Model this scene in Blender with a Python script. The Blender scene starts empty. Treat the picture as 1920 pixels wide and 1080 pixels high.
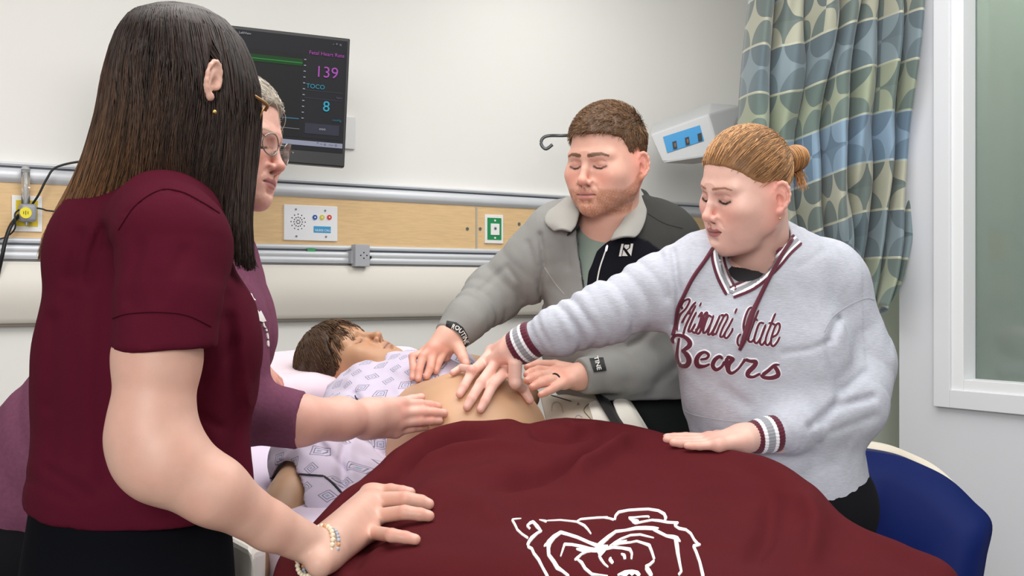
import bpy, bmesh, math, random
import numpy as np
from mathutils import Vector, Matrix, Euler
from mathutils.bvhtree import BVHTree

EXPO = -.1
WORLD = .46
LIGHTS = [('ceiling_panel', (.25, 2.0, 2.72), (.25, 2.1, 0), 2.6, 1.8, 62),  # added fill at ceiling height, stands in for bounced flash over the bed
          ('ceiling_panel', (.95, 3.6, 2.72), (1.2, 4.2, .6), 1.6, .4, 22),  # added fill, no fixture: brightens the right of the back wall
          ('bounce_flash', (-.5, -2.4, 2.4), (1.0, 2.8, 1.2), 2.0, 1.4, 112)]
# ---------------------------------------------------------------- camera, world, light, exposure
F = 2100.0            # focal length in pixels of the 1920 wide frame
HZ = 540.0            # horizon row
CZ = 1.28             # camera height
scn = bpy.context.scene
col = scn.collection
cam_d = bpy.data.cameras.new('camera'); cam = bpy.data.objects.new('camera', cam_d); col.objects.link(cam)
cam.location = (0, 0, CZ); cam.rotation_euler = (math.pi/2, 0, 0)
cam_d.sensor_width = 36; cam_d.lens = 36*F/1920; cam_d.clip_start = .05
scn.camera = cam
scn.view_settings.view_transform = 'Standard'; scn.view_settings.look = 'None'
scn.view_settings.exposure = EXPO; scn.view_settings.gamma = 1; scn.view_settings.use_curve_mapping = False
world = bpy.data.worlds.new('world'); scn.world = world; world.use_nodes = True
world.node_tree.nodes['Background'].inputs[0].default_value = (1, .985, .96, 1)
world.node_tree.nodes['Background'].inputs[1].default_value = WORLD
def area(name, loc, target, sx, sy, power, colr=(1, .985, .965)):
    l = bpy.data.lights.new(name, 'AREA'); l.shape = 'RECTANGLE'; l.size = sx; l.size_y = sy; l.energy = power; l.color = colr
    o = bpy.data.objects.new(name, l); col.objects.link(o); o.location = loc
    o.rotation_euler = (Vector(target)-Vector(loc)).to_track_quat('-Z', 'Y').to_euler(); return o
for a in LIGHTS: area(*a)

# ---------------------------------------------------------------- small helpers
def V(px, py, d):
    "world point seen at pixel px, py of the 1920x1080 frame, d metres in front of the camera"
    return np.array([(px-960)/F*d, d, CZ-(py-HZ)/F*d])
def lin(c):
    c = np.asarray(c, float)/255.0
    return np.where(c <= .04045, c/12.92, ((c+.055)/1.055)**2.4)
def lc(r, g, b): return tuple(lin((r, g, b)))+(1,)
def rot(yaw, pitch=0, roll=0):
    y, p, r = map(math.radians, (yaw, pitch, roll))
    return np.array(Matrix.Rotation(y, 3, 'Z') @ Matrix.Rotation(p, 3, 'X') @ Matrix.Rotation(r, 3, 'Y'))
def unit(v): v = np.asarray(v, float); return v/(np.linalg.norm(v)+1e-12)
_rs = np.random.RandomState(7)
_W = [(_rs.randn(3), _rs.rand()*6.28) for _ in range(24)]
def wob(x, y, z, f, n0=0, n=6):
    "cheap smooth noise, about -1..1"
    s = 0
    for w, ph in _W[n0:n0+n]:
        s = s+np.sin((x*w[0]+y*w[1]+z*w[2])*f+ph+1.3*np.sin((x*w[1]-y*w[2]+z*w[0])*f*.7+ph*2))
    return s/n*1.3

# ---------------------------------------------------------------- materials
MATS = {}
def nodes_mat(name):
    m = bpy.data.materials.new(name); m.use_nodes = True
    nt = m.node_tree; return m, nt, nt.nodes['Principled BSDF']
def N(nt, typ, **kw):
    n = nt.nodes.new(typ)
    for k, v in kw.items():
        if k.startswith('i_'): n.inputs[int(k[2:])].default_value = v
        else: setattr(n, k, v)
    return n
def L(nt, a, b): nt.links.new(a, b)
def mat(name, c, rough=.6, metal=0, bump=0, bscale=200, vary=0, vscale=20, sheen=0, attr=False, sss=0, emit=None, trans=0, coat=0, spec=.5, stretch=None, alpha=None):
    if name in MATS: return MATS[name]
    m, nt, bs = nodes_mat(name)
    bs.inputs['Base Color'].default_value = c if len(c) == 4 else lc(*c)
    bs.inputs['Roughness'].default_value = rough; bs.inputs['Metallic'].default_value = metal
    bs.inputs['Specular IOR Level'].default_value = spec
    bs.inputs['Sheen Weight'].default_value = sheen; bs.inputs['Coat Weight'].default_value = coat
    if trans: bs.inputs['Transmission Weight'].default_value = trans
    if alpha is not None: bs.inputs['Alpha'].default_value = alpha
    if sss:
        bs.inputs['Subsurface Weight'].default_value = sss
        bs.inputs['Subsurface Radius'].default_value = (1, .35, .2); bs.inputs['Subsurface Scale'].default_value = .008
    if emit: bs.inputs['Emission Color'].default_value = emit[0]; bs.inputs['Emission Strength'].default_value = emit[1]
    src = None
    if attr:
        at = N(nt, 'ShaderNodeAttribute', attribute_name='Col'); src = at.outputs['Color']; L(nt, src, bs.inputs['Base Color'])
    tc = N(nt, 'ShaderNodeTexCoord')
    vec = tc.outputs['Object']
    if stretch:
        mp = N(nt, 'ShaderNodeMapping'); mp.inputs['Scale'].default_value = stretch; L(nt, vec, mp.inputs[0]); vec = mp.outputs[0]
    if vary:
        nz = N(nt, 'ShaderNodeTexNoise'); nz.inputs['Scale'].default_value = vscale; nz.inputs['Detail'].default_value = 4; L(nt, vec, nz.inputs['Vector'])
        mr = N(nt, 'ShaderNodeMapRange'); mr.inputs[1].default_value = .3; mr.inputs[2].default_value = .7
        mr.inputs[3].default_value = 1-vary; mr.inputs[4].default_value = 1+vary; L(nt, nz.outputs[0], mr.inputs[0])
        mx = N(nt, 'ShaderNodeVectorMath', operation='SCALE')
        if src is not None: L(nt, src, mx.inputs[0])
        else: mx.inputs[0].default_value = tuple(bs.inputs['Base Color'].default_value)[:3]
        L(nt, mr.outputs[0], mx.inputs['Scale']); L(nt, mx.outputs[0], bs.inputs['Base Color'])
    if bump:
        nz = N(nt, 'ShaderNodeTexNoise'); nz.inputs['Scale'].default_value = bscale; nz.inputs['Detail'].default_value = 3; L(nt, vec, nz.inputs['Vector'])
        bp = N(nt, 'ShaderNodeBump'); bp.inputs['Strength'].default_value = bump; bp.inputs['Distance'].default_value = .002
        L(nt, nz.outputs[0], bp.inputs['Height']); L(nt, bp.outputs[0], bs.inputs['Normal'])
    MATS[name] = m; return m

# ---------------------------------------------------------------- objects
def props(o, label=None, cat=None, group=None, kind=None):
    if label: o['label'] = label
    if cat: o['category'] = cat
    if group: o['group'] = group
    if kind: o['kind'] = kind
    return o
def mesh_obj(name, VV, FF, m, parent=None, C=None, smooth=True, origin=None, **kw):
    VV = np.asarray(VV, float); 
    me = bpy.data.meshes.new(name)
    org = np.zeros(3) if origin is None else np.asarray(origin, float)
    if isinstance(FF, np.ndarray) and FF.ndim == 2:
        n = FF.shape[1]; me.vertices.add(len(VV)); me.vertices.foreach_set('co', (VV-org).astype(np.float32).ravel())
        me.loops.add(FF.size); me.loops.foreach_set('vertex_index', FF.astype(np.int32).ravel())
        me.polygons.add(len(FF)); me.polygons.foreach_set('loop_start', np.arange(0, FF.size, n, dtype=np.int32))
        me.update(calc_edges=True); me.validate()
    else:
        me.from_pydata([tuple(v) for v in (VV-org)], [], [tuple(int(i) for i in f) for f in FF]); me.validate()
    if C is not None and len(C) == len(me.vertices):
        a = me.color_attributes.new('Col', 'FLOAT_COLOR', 'POINT')
        cc = np.ones((len(VV), 4), np.float32); cc[:, :3] = C; a.data.foreach_set('color', cc.ravel())
    if m is not None: me.materials.append(m)
    if smooth: me.polygons.foreach_set('use_smooth', np.ones(len(me.polygons), bool))
    o = bpy.data.objects.new(name, me); col.objects.link(o)
    pw = np.zeros(3)
    if parent is not None:
        o.parent = parent; p = parent
        while p is not None: pw = pw+np.array(p.location); p = p.parent
    o.location = org-pw
    props(o, **kw); return o
def empty(name, loc, **kw):
    o = bpy.data.objects.new(name, None); o.empty_display_size = .05; col.objects.link(o); o.location = loc; props(o, **kw); return o
def join(parts):
    "parts: list of (V, F quads, C)"
    VV, FF, CC, n = [], [], [], 0
    for p in parts:
        VV.append(p[0]); FF.append(np.asarray(p[1])+n); n += len(p[0])
        CC.append(p[2] if len(p) > 2 and p[2] is not None else np.ones((len(p[0]), 3)))
    return np.concatenate(VV), np.concatenate(FF), np.concatenate(CC)

# ---------------------------------------------------------------- implicit surfaces, meshed on a grid
def smin(a, b, k):
    if k <= 0: return np.minimum(a, b)
    h = np.maximum(k-np.abs(a-b), 0)/k
    return np.minimum(a, b)-h*h*k*.25
class Vol:
    def __init__(s, h, M=None, O=(0, 0, 0)):
        s.h = h; s.ops = []; s.M = np.eye(3) if M is None else M; s.O = np.asarray(O, float); s.post = None
    def _add(s, mode, f, lo, hi, k): s.ops.append((mode, f, np.asarray(lo, float), np.asarray(hi, float), k)); return s
    def cone(s, a, b, ra, rb=None, k=.01, mode='u', flat=None, disp=None):
        "tapered capsule; flat=(axis, factor) squashes its cross-section along a direction"
        a = np.asarray(a, float); b = np.asarray(b, float); rb = ra if rb is None else rb
        fn, fs = (unit(flat[0]), flat[1]) if flat else (None, 1)
        ba = b-a; L2 = ba@ba+1e-12
        def f(X, Y, Z):
            x, y, z = X-a[0], Y-a[1], Z-a[2]
            t = np.clip((x*ba[0]+y*ba[1]+z*ba[2])/L2, 0, 1)
            x = x-t*ba[0]; y = y-t*ba[1]; z = z-t*ba[2]
            if fn is not None:
                q = (x*fn[0]+y*fn[1]+z*fn[2])*(1/fs-1)
                x = x+q*fn[0]; y = y+q*fn[1]; z = z+q*fn[2]
            r = ra+(rb-ra)*t
            if disp is not None: r = r+disp(t, x, y, z)
            d = np.sqrt(x*x+y*y+z*z)-r
            return d*min(fs, 1)**.5 if fn is not None else d
        R = max(ra, rb)*max(1, fs)+(.03 if disp is not None else 0)
        return s._add(mode, f, np.minimum(a, b)-R, np.maximum(a, b)+R, k)
    def chain(s, pts, rs, k=.01, mode='u', **kw):
        for i in range(len(pts)-1): s.cone(pts[i], pts[i+1], rs[i], rs[i+1], k=(k if i == 0 else min(k, .004)), mode=mode, **kw)
        return s
    def ell(s, c, r, k=.01, mode='u', M=None):
        c = np.asarray(c, float); r = np.asarray(r, float); Mi = None if M is None else np.asarray(M).T
        def f(X, Y, Z):
            x, y, z = X-c[0], Y-c[1], Z-c[2]
            if Mi is not None:
                x, y, z = (Mi[0, 0]*x+Mi[0, 1]*y+Mi[0, 2]*z, Mi[1, 0]*x+Mi[1, 1]*y+Mi[1, 2]*z, Mi[2, 0]*x+Mi[2, 1]*y+Mi[2, 2]*z)
            k0 = np.sqrt((x/r[0])**2+(y/r[1])**2+(z/r[2])**2); k1 = np.sqrt((x/r[0]**2)**2+(y/r[1]**2)**2+(z/r[2]**2)**2)
            return k0*(k0-1)/np.maximum(k1, 1e-6)
        R = r if M is None else np.full(3, r.max())
        return s._add(mode, f, c-R, c+R, k)
    def plane(s, p, n, k=.004, lo=None, hi=None):
        "cut away everything on the side n points to"
        p = np.asarray(p, float); n = unit(n)
        def f(X, Y, Z): return -((X-p[0])*n[0]+(Y-p[1])*n[1]+(Z-p[2])*n[2])
        big = 9
        if lo is not None: lo, hi = np.minimum(lo, hi), np.maximum(lo, hi)
        return s._add('s', f, p-big if lo is None else lo, p+big if hi is None else hi, k)
    def fn(s, f, lo, hi, k=.004, mode='u'): return s._add(mode, f, lo, hi, k)
    def mesh(s, colorf=None, pad=None):
        h = s.h; U = [o for o in s.ops if o[0] == 'u']
        lo = np.min([o[2] for o in U], 0)-(pad or .012)-2*h; hi = np.max([o[3] for o in U], 0)+(pad or .012)+2*h
        n = np.ceil((hi-lo)/h).astype(int)+1
        D = np.full(n, .05, np.float32)
        ax = [(lo[i]+h*np.arange(n[i])).astype(np.float32) for i in range(3)]
        for mode, f, l, u, k in s.ops:
            m = k+3*h
            i0 = np.maximum(((l-m-lo)/h).astype(int), 0); i1 = np.minimum(np.ceil((u+m-lo)/h).astype(int)+1, n)
            if (i1 <= i0).any(): continue
            sl = tuple(slice(i0[i], i1[i]) for i in range(3))
            v = f(ax[0][sl[0]][:, None, None], ax[1][sl[1]][None, :, None], ax[2][sl[2]][None, None, :]).astype(np.float32)
            D[sl] = smin(D[sl], v, k) if mode == 'u' else -smin(-D[sl], v, k)
        if s.post is not None:
            idx = np.nonzero(np.abs(D) < .04)
            P = [ax[i][idx[i]] for i in range(3)]
            D[idx] += s.post(*P).astype(np.float32)
        for i in range(3):
            sl = [slice(None)]*3; sl[i] = 0; D[tuple(sl)] = .05; sl[i] = -1; D[tuple(sl)] = .05
        VV, FF = snets(D); VV = lo+VV*h
        C = None
        if colorf is not None: C = lin(colorf(VV[:, 0], VV[:, 1], VV[:, 2]))
        s.local = VV
        return VV@s.M.T+s.O, FF, C
def snets(D):
    S = D < 0
    s8 = S.astype(np.uint8); c = s8[:-1]+s8[1:]; c = c[:, :-1]+c[:, 1:]; c = c[:, :, :-1]+c[:, :, 1:]
    act = (c > 0) & (c < 8); I = np.argwhere(act); M = len(I)
    off = np.array([(a, b, e) for a in (0, 1) for b in (0, 1) for e in (0, 1)])
    cv = np.stack([D[I[:, 0]+o[0], I[:, 1]+o[1], I[:, 2]+o[2]] for o in off], 1)
    acc = np.zeros((M, 3)); cnt = np.zeros(M)
    for i in range(8):
        for j in range(i+1, 8):
            if np.abs(off[i]-off[j]).sum() != 1: continue
            a, b = cv[:, i], cv[:, j]; m = (a < 0) != (b < 0)
            t = np.where(m, a/np.where(m, a-b, 1), 0)
            acc += np.where(m[:, None], off[i]+t[:, None]*(off[j]-off[i]), 0); cnt += m
    VV = I+acc/cnt[:, None]
    idx = np.full(act.shape, -1, np.int32); idx[act] = np.arange(M)
    FF = []
    for ax in range(3):
        a = [slice(None)]*3; b = [slice(None)]*3; a[ax] = slice(0, -1); b[ax] = slice(1, None)
        e = S[tuple(a)] != S[tuple(b)]; E = np.argwhere(e)
        u, w = (ax+1) % 3, (ax+2) % 3
        E = E[(E[:, u] > 0) & (E[:, w] > 0) & (E[:, u] < D.shape[u]-1) & (E[:, w] < D.shape[w]-1)]
        q = []
        for du, dw in ((1, 1), (0, 1), (0, 0), (1, 0)):
            G = E.copy(); G[:, u] -= du; G[:, w] -= dw; q.append(idx[G[:, 0], G[:, 1], G[:, 2]])
        q = np.stack(q, 1); fl = ~S[E[:, 0], E[:, 1], E[:, 2]]
        q[fl] = q[fl][:, ::-1]; FF.append(q[(q >= 0).all(1)])
    return VV, np.concatenate(FF)
def relax(VV, FF, n=2, w=.5):
    for _ in range(n):
        S = np.zeros_like(VV); c = np.zeros(len(VV))
        for a, b in ((0, 1), (1, 2), (2, 3), (3, 0)):
            for k in range(3):
                S[:, k] += np.bincount(FF[:, a], VV[FF[:, b], k], len(VV))+np.bincount(FF[:, b], VV[FF[:, a], k], len(VV))
            c += np.bincount(FF[:, a], minlength=len(VV))+np.bincount(FF[:, b], minlength=len(VV))
        VV = VV+(S/np.maximum(c, 1)[:, None]-VV)*w
    return VV

# ---------------------------------------------------------------- strands, tubes, grids
def spline(P, n):
    "Catmull-Rom through the points, n samples"
    P = np.asarray(P, float); Q = np.concatenate([[2*P[0]-P[1]], P, [2*P[-1]-P[-2]]])
    t = np.linspace(0, len(P)-1-1e-9, n); i = t.astype(int); f = (t-i)[:, None]
    a, b, c, d = Q[i], Q[i+1], Q[i+2], Q[i+3]
    return .5*((2*b)+(c-a)*f+(2*a-5*b+4*c-d)*f*f+(3*b-a-3*c+d)*f**3)
def tubes(P, R, sides=3, C=None, caps=False):
    "P (n,s,3) paths, R (n,s) radii -> V, F, C"
    P = np.asarray(P, float); n, s, _ = P.shape; R = np.broadcast_to(R, (n, s))
    T = np.gradient(P, axis=1); T /= np.linalg.norm(T, axis=2, keepdims=True)+1e-12
    ref = np.where(np.abs(T[:, :1, 2:3]) < .8, np.array([0, 0, 1.]), np.array([1., 0, 0]))*np.ones((n, s, 3))
    A = np.cross(T, ref); A /= np.linalg.norm(A, axis=2, keepdims=True)+1e-12; B = np.cross(T, A)
    th = np.arange(sides)*2*np.pi/sides
    VV = P[:, :, None]+R[:, :, None, None]*(np.cos(th)[:, None]*A[:, :, None]+np.sin(th)[:, None]*B[:, :, None])
    b = (np.arange(n)[:, None, None]*s+np.arange(s-1)[None, :, None])*sides; j = np.arange(sides)[None, None]; j2 = (j+1) % sides
    FF = np.stack([b+j, b+j2, b+sides+j2, b+sides+j], 3).reshape(-1, 4)
    CC = None if C is None else np.repeat(np.asarray(C).reshape(n, -1, 3)*np.ones((1, s, 1)), sides, axis=1).reshape(-1, 3)
    return VV.reshape(-1, 3), FF, CC
def tube_obj(name, pts, r, m, parent=None, n=40, sides=8, **kw):
    P = spline(pts, n) if len(pts) > 2 else np.linspace(pts[0], pts[1], n)
    rr = np.full(n, r, float) if np.isscalar(r) else np.interp(np.linspace(0, 1, n), np.linspace(0, 1, len(r)), r)
    VV, FF, _ = tubes(P[None], rr[None], sides)
    FF = [list(f) for f in FF]; FF.append(list(range(sides))[::-1]); FF.append([len(VV)-sides+i for i in range(sides)])
    return mesh_obj(name, VV, FF, m, parent, **kw)
def grid_surf(G):
    "G (r,c,3) -> V,F"
    r, c, _ = G.shape; i = np.arange(r-1)[:, None]*c+np.arange(c-1)[None]
    return G.reshape(-1, 3), np.stack([i, i+1, i+c+1, i+c], 2).reshape(-1, 4)
def box_bm(bm, c, s, M=None, bev=0):
    if M is not None and np.linalg.det(M) < 0: M = M*np.array((1, -1, 1))
    r = bmesh.ops.create_cube(bm, size=1); vs = r['verts']
    for v in vs:
        p = np.array(v.co)*s
        if M is not None: p = M@p
        v.co = Vector(p+np.asarray(c))
    if bev: bmesh.ops.bevel(bm, geom=list({e for v in vs for e in v.link_edges}), offset=bev, segments=2, profile=.6, affect='EDGES')
def cyl_bm(bm, a, b, r, r2=None, seg=20):
    a = Vector(a); b = Vector(b); d = b-a
    M = Matrix.Translation((a+b)/2) @ d.to_track_quat('Z', 'Y').to_matrix().to_4x4()
    bmesh.ops.create_cone(bm, cap_ends=True, segments=seg, radius1=r, radius2=r if r2 is None else r2, depth=d.length, matrix=M)
def bm_obj(name, bm, m, parent=None, smooth=False, origin=None, **kw):
    bm.verts.ensure_lookup_table(); VV = np.array([v.co for v in bm.verts]); FF = [[v.index for v in f.verts] for f in (bm.verts.index_update() or bm.faces)]
    bm.free(); return mesh_obj(name, VV, FF, m, parent, smooth=smooth, origin=origin, **kw)
def box(name, c, s, m, parent=None, M=None, bev=0, **kw):
    bm = bmesh.new(); box_bm(bm, c, s, M, bev); return bm_obj(name, bm, m, parent, **kw)
def cyl(name, a, b, r, m, parent=None, r2=None, seg=24, **kw):
    bm = bmesh.new(); cyl_bm(bm, a, b, r, r2, seg); return bm_obj(name, bm, m, parent, smooth=False, **kw)

# ---------------------------------------------------------------- marks sewn or printed on a surface
def bvh_of(o):
    me = o.data; mw = np.zeros(3); p = o
    while p is not None: mw = mw+np.array(p.location); p = p.parent
    VV = np.empty(len(me.vertices)*3); me.vertices.foreach_get('co', VV); VV = VV.reshape(-1, 3)+mw
    return BVHTree.FromPolygons([tuple(v) for v in VV], [tuple(p.vertices) for p in me.polygons])
def cast(b, px, py):
    d = Vector(((px-960)/F, 1, -(py-HZ)/F)).normalized(); o = Vector((0, 0, CZ))
    h = b.ray_cast(o, d)
    return (None, None) if h[0] is None else (np.array(h[0]), np.array(h[1])*(-1 if h[1].dot(d) > 0 else 1))
def ribbon(b, pts, w, off=.0015, step=3.0, smooth=True, cap=True):
    "stroke given by points (px,py[,width px]) laid on surface b -> V,F"
    P = np.array([(p[0], p[1], p[2] if len(p) > 2 else w) for p in pts], float)
    ln = np.linalg.norm(np.diff(P[:, :2], axis=0), axis=1).sum(); n = max(int(ln/step)+2, 3)
    Q = spline(P, n) if (smooth and len(P) > 2) else np.stack([np.interp(np.linspace(0, 1, n), np.r_[0, np.cumsum(np.linalg.norm(np.diff(P[:, :2], axis=0), axis=1))]/ln, P[:, k]) for k in range(3)], 1)
    T = np.gradient(Q[:, :2], axis=0); T /= np.linalg.norm(T, axis=1, keepdims=True)+1e-9; Nn = np.stack([-T[:, 1], T[:, 0]], 1)
    if cap and n > 4:
        s = np.arange(n)*ln/n; e = np.minimum(s, s[::-1]); hw = Q[:, 2]/2; Q[:, 2] *= np.sqrt(np.clip(1-(1-np.clip(e/np.maximum(hw, .5), 0, 1))**2, .12, 1))
    rows = []; last = None
    for i in range(n):
        row = []
        for u in (-1, -.8, 0, .8, 1):
            x, y = Q[i, :2]+Nn[i]*u*Q[i, 2]/2; hp, hn = cast(b, x, y)
            if hp is None:
                if last is None: row.append(None); continue
                hp, hn = last
            last = (hp, hn); row.append(hp+hn*(off if abs(u) < 1 else -.001))
        rows.append(row)
    good = next((p for r in rows for p in r if p is not None), None)
    if good is None: return None
    G = np.array([[p if p is not None else good for p in r] for r in rows])
    return grid_surf(G)
def fill(b, poly, off=.0015, step=4.0):
    "closed outline in pixels filled on surface b"
    from mathutils.geometry import delaunay_2d_cdt
    P = np.array(poly, float); n = len(P); out = []
    for i in range(n):
        a, c = P[i], P[(i+1) % n]; k = max(int(np.linalg.norm(c-a)/step), 1)
        for j in range(k): out.append(a+(c-a)*j/k)
    O = np.array(out); pts = list(O)
    x0, y0 = O.min(0); x1, y1 = O.max(0)
    def inside(q):
        r = False
        for i in range(len(O)):
            a, c = O[i], O[i-1]
            if (a[1] > q[1]) != (c[1] > q[1]) and q[0] < (c[0]-a[0])*(q[1]-a[1])/(c[1]-a[1])+a[0]: r = not r
        return r
    y = y0+step/2
    while y < y1:
        x = x0+step/2
        while x < x1:
            q = np.array((x, y))
            if np.abs(O-q).sum(1).min() > step*.6 and inside(q): pts.append(q)
            x += step
        y += step
    r = delaunay_2d_cdt([Vector(p) for p in pts], [], [list(range(len(O)))], 1, 1e-4)
    VV = []; last = None
    for p in r[0]:
        hp, hn = cast(b, p[0], p[1])
        if hp is None: hp, hn = last if last else (V(p[0], p[1], 2), np.array((0, -1, 0)))
        last = (hp, hn); VV.append(hp+hn*off)
    T = [list(t) for t in r[2]]
    return VV, T
def marks(name, b, strokes, m, parent, w=4, off=.0015, step=3., smooth=True, fills=(), **kw):
    VV, FF, n = [], [], 0
    for s in strokes:
        r = ribbon(b, s, w, off, step, smooth)
        if r is None: continue
        VV += list(r[0]); FF += [[int(i)+n for i in f] for f in r[1]]; n = len(VV)
    for s in fills:
        v, t = fill(b, s, off); VV += list(v); FF += [[i+n for i in f] for f in t]; n = len(VV)
    if not VV: return None
    return mesh_obj(name, VV, FF, m, parent, smooth=False, **kw)
# ---------------------------------------------------------------- head
def mixc(c, d, w): return c+(np.asarray(d, float)-c)*np.clip(w, 0, 1)[:, None]
def bell(d, s): return np.exp(-(d/s)**2)
def seg_d(x, y, pts):
    "distance in a plane to a polyline"
    D = np.full(np.shape(x), 1e4)
    for (ax, ay), (bx, by) in zip(pts[:-1], pts[1:]):
        dx, dy = bx-ax, by-ay; t = np.clip(((x-ax)*dx+(y-ay)*dy)/(dx*dx+dy*dy), 0, 1)
        D = np.minimum(D, np.hypot(x-ax-t*dx, y-ay-t*dy))
    return D
def ear_vol(v, c, s):
    ub = unit((s*.50, -.866, 0)); n = unit((s*.866, .50, 0)); w = unit(np.array((0, -.16, 1.))); o = np.asarray(c)+ub*.007+n*.002
    q = lambda a, b, d=0.: o+ub*a+w*b+n*d
    v.ell(q(0, .002), (.0150, .0265, .0036), k=.006, M=np.stack([ub, w, n], 1))
    v.cone(q(-.012, 0, -.004), q(.004, .002, -.003), .011, .006, k=.006)
    e = [q(-.014, -.004, .001), q(-.0155, .008, .002)]+[q(.0155*math.cos(a), .003+.0255*math.sin(a), .0035) for a in np.radians([140, 112, 85, 58, 30, 0, -28])]+[q(.009, -.018, .003), q(.0, -.0255, .002)]
    v.chain(e, [.0030]+[.0033]*8+[.0030, .0045], k=.0035)
    v.ell(q(-.004, -.027, .0015), (.0052, .0055, .0062), k=.006)
    v.chain([q(-.004, .016, .002), q(.006, .010, .0025), q(.0085, -.004, .0025), q(.003, -.014, .0025)], [.0020, .0024, .0026, .0024], k=.003)
    v.ell(q(-.003, -.003, .0055), (.0062, .0068, .0098), k=.003, mode='s', M=np.stack([ub, n, w], 1))
    v.chain([q(.0115, -.008, .0045), q(.0120, .006, .0050), q(.006, .018, .0050)], [.0020]*3, k=.003, mode='s')
    v.ell(q(-.0125, -.005, .004), (.0034, .0036, .0050), k=.003)
def head_vol(h, M, O, sc=1., jaw=1., nose=1., open_=0, fat=0, neck_to=None, neck_r=.056, ears=(1, -1), lid=0, neck_k=.02, smile=0, lips=1., back=0):
    "M: rotation, O: centre between the ears at eye height; face looks along local +y"
    v = Vol(h, M*sc, O)
    v.ell((0, -.014+back/2, .032), (.075, .096-back/2, .083), k=0)
    v.ell((0, .026, -.022), (.064, .060, .076), k=.03)
    v.ell((0, .038, -.070), (.046*jaw+fat, .046, .040), k=.03)
    for s in (1, -1):
        v.cone((s*(.054*jaw+fat), .008, -.062), (s*.014, .070, -.094), .017+fat, .016, k=.03)
        v.cone((s*.063, -.004, -.02), (s*(.055*jaw+fat), .008, -.062), .016, .016+fat, k=.03)
        v.ell((s*.045, .054, -.030), (.023+fat, .024, .019), k=.022)
        v.ell((s*.050, .030, -.028), (.015+fat, .034, .032), k=.03)
        v.ell((s*.035, .056, -.062), (.022+fat, .024, .03), k=.02)
        v.cone((s*.010, .079, .015), (s*.048, .064, .016), .009, .007, k=.016)
    v.ell((0, .079, -.099), (.017*jaw, .013, .014), k=.02)
    v.ell((0, .066, -.062), (.031, .027, .026), k=.02)
    for s in (1, -1):
        v.ell((s*.031, .096, -.004), (.0185, .018, .0125), k=.010, mode='s')
        v.ell((s*.0125, .092, -.004), (.006, .009, .010), k=.008, mode='s')
        v.ell((s*.031, .0655, -.004), (.0145, .0145, .0135), k=.002)
        # lower lid bag and upper lid crease
        v.cone((s*.021, .0755, -.016), (s*.043, .0685, -.014), .004, .004, k=.006)
        v.chain([(s*.018, .080, .001), (s*.030, .0835, .0062), (s*.044, .0745, .001)], [.0011]*3, k=.002, mode='s')
        # lash line where the lowered upper lid ends
        v.chain([(s*.0175, .0785, -.009), (s*.025, .0797, -.0125), (s*.034, .0785, -.0135), (s*.0445, .071, -.009)], [.0012]*4, k=.0025, mode='s')
        v.chain([(s*.0180, .0778, -.0075), (s*.025, .0800, -.0105), (s*.034, .0790, -.0115), (s*.046, .0702, -.0075)], [.0011, .0013, .0013, .001], k=.0015)
    # nose
    v.chain([(0, .080, .006), (0, .0905, -.014), (0, .1005*1+.001*nose, -.034)], [.0065, .0065*nose, .0078*nose], k=.012)
    v.ell((0, .1025, -.037), (.0092*nose, .0095, .0085), k=.007)
    for s in (1, -1):
        v.ell((s*.0125*nose, .0925, -.0415), (.0062, .0095, .0072), k=.006)
    v.cone((0, .098, -.046), (0, .089, -.049), .0042, .0042, k=.005)
    for s in (1, -1): v.ell((s*.0072*nose, .0950, -.0495), (.0034, .0058, .0032), k=.003, mode='s')
    # lips
    v.cone((.0022, .0945, -.052), (.0035, .0950, -.0605), .0022, .0025, k=.006); v.cone((-.0022, .0945, -.052), (-.0035, .0950, -.0605), .0022, .0025, k=.006)
    v.cone((0, .0945, -.052), (0, .0955, -.060), .002, .002, k=.004, mode='s')
    zc = -.0693+smile
    for s in (1, -1):
        v.chain([(0, .0935, -.0635), (s*.010, .0925, -.0632), (s*.0225, .0835, zc)], [.0042*lips, .0040*lips, .0018], k=.004)
        v.chain([(0, .0915, -.0735-open_), (s*.010, .0905, -.0730-open_), (s*.0205, .0840, zc-.001)], [.0056*lips, .005*lips, .002], k=.004)
        v.chain([(0, .1005, -.0680-open_*.5), (s*.011, .0995, -.0677-open_*.5), (s*.0235, .0885, zc)], [.0022+open_*.6, .0016+open_*.5, .0010], k=.003, mode='s')
        # fold beside the nose
        v.chain([(s*.0185, .094, -.043), (s*.025, .091, -.050), (s*.029, .088, -.058)], [.0008, .0010, .0003], k=.008, mode='s')
    v.ell((0, .098, -.0845), (.014, .008, .004), k=.008, mode='s')
    # ears
    for s in ears: ear_vol(v, np.array((s*.0745, -.010, -.018)), s)
    if neck_to is not None:
        nb = (np.asarray(neck_to)-v.O)@np.linalg.inv(v.M).T
        v.cone((0, -.022, -.055), nb, neck_r*.95, neck_r*1.1, k=neck_k)
        for s in (1, -1): v.cone((s*.058, -.02, -.05), nb+np.array((s*.018, .03, 0)), .012, .012, k=.02)
    return v
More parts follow.
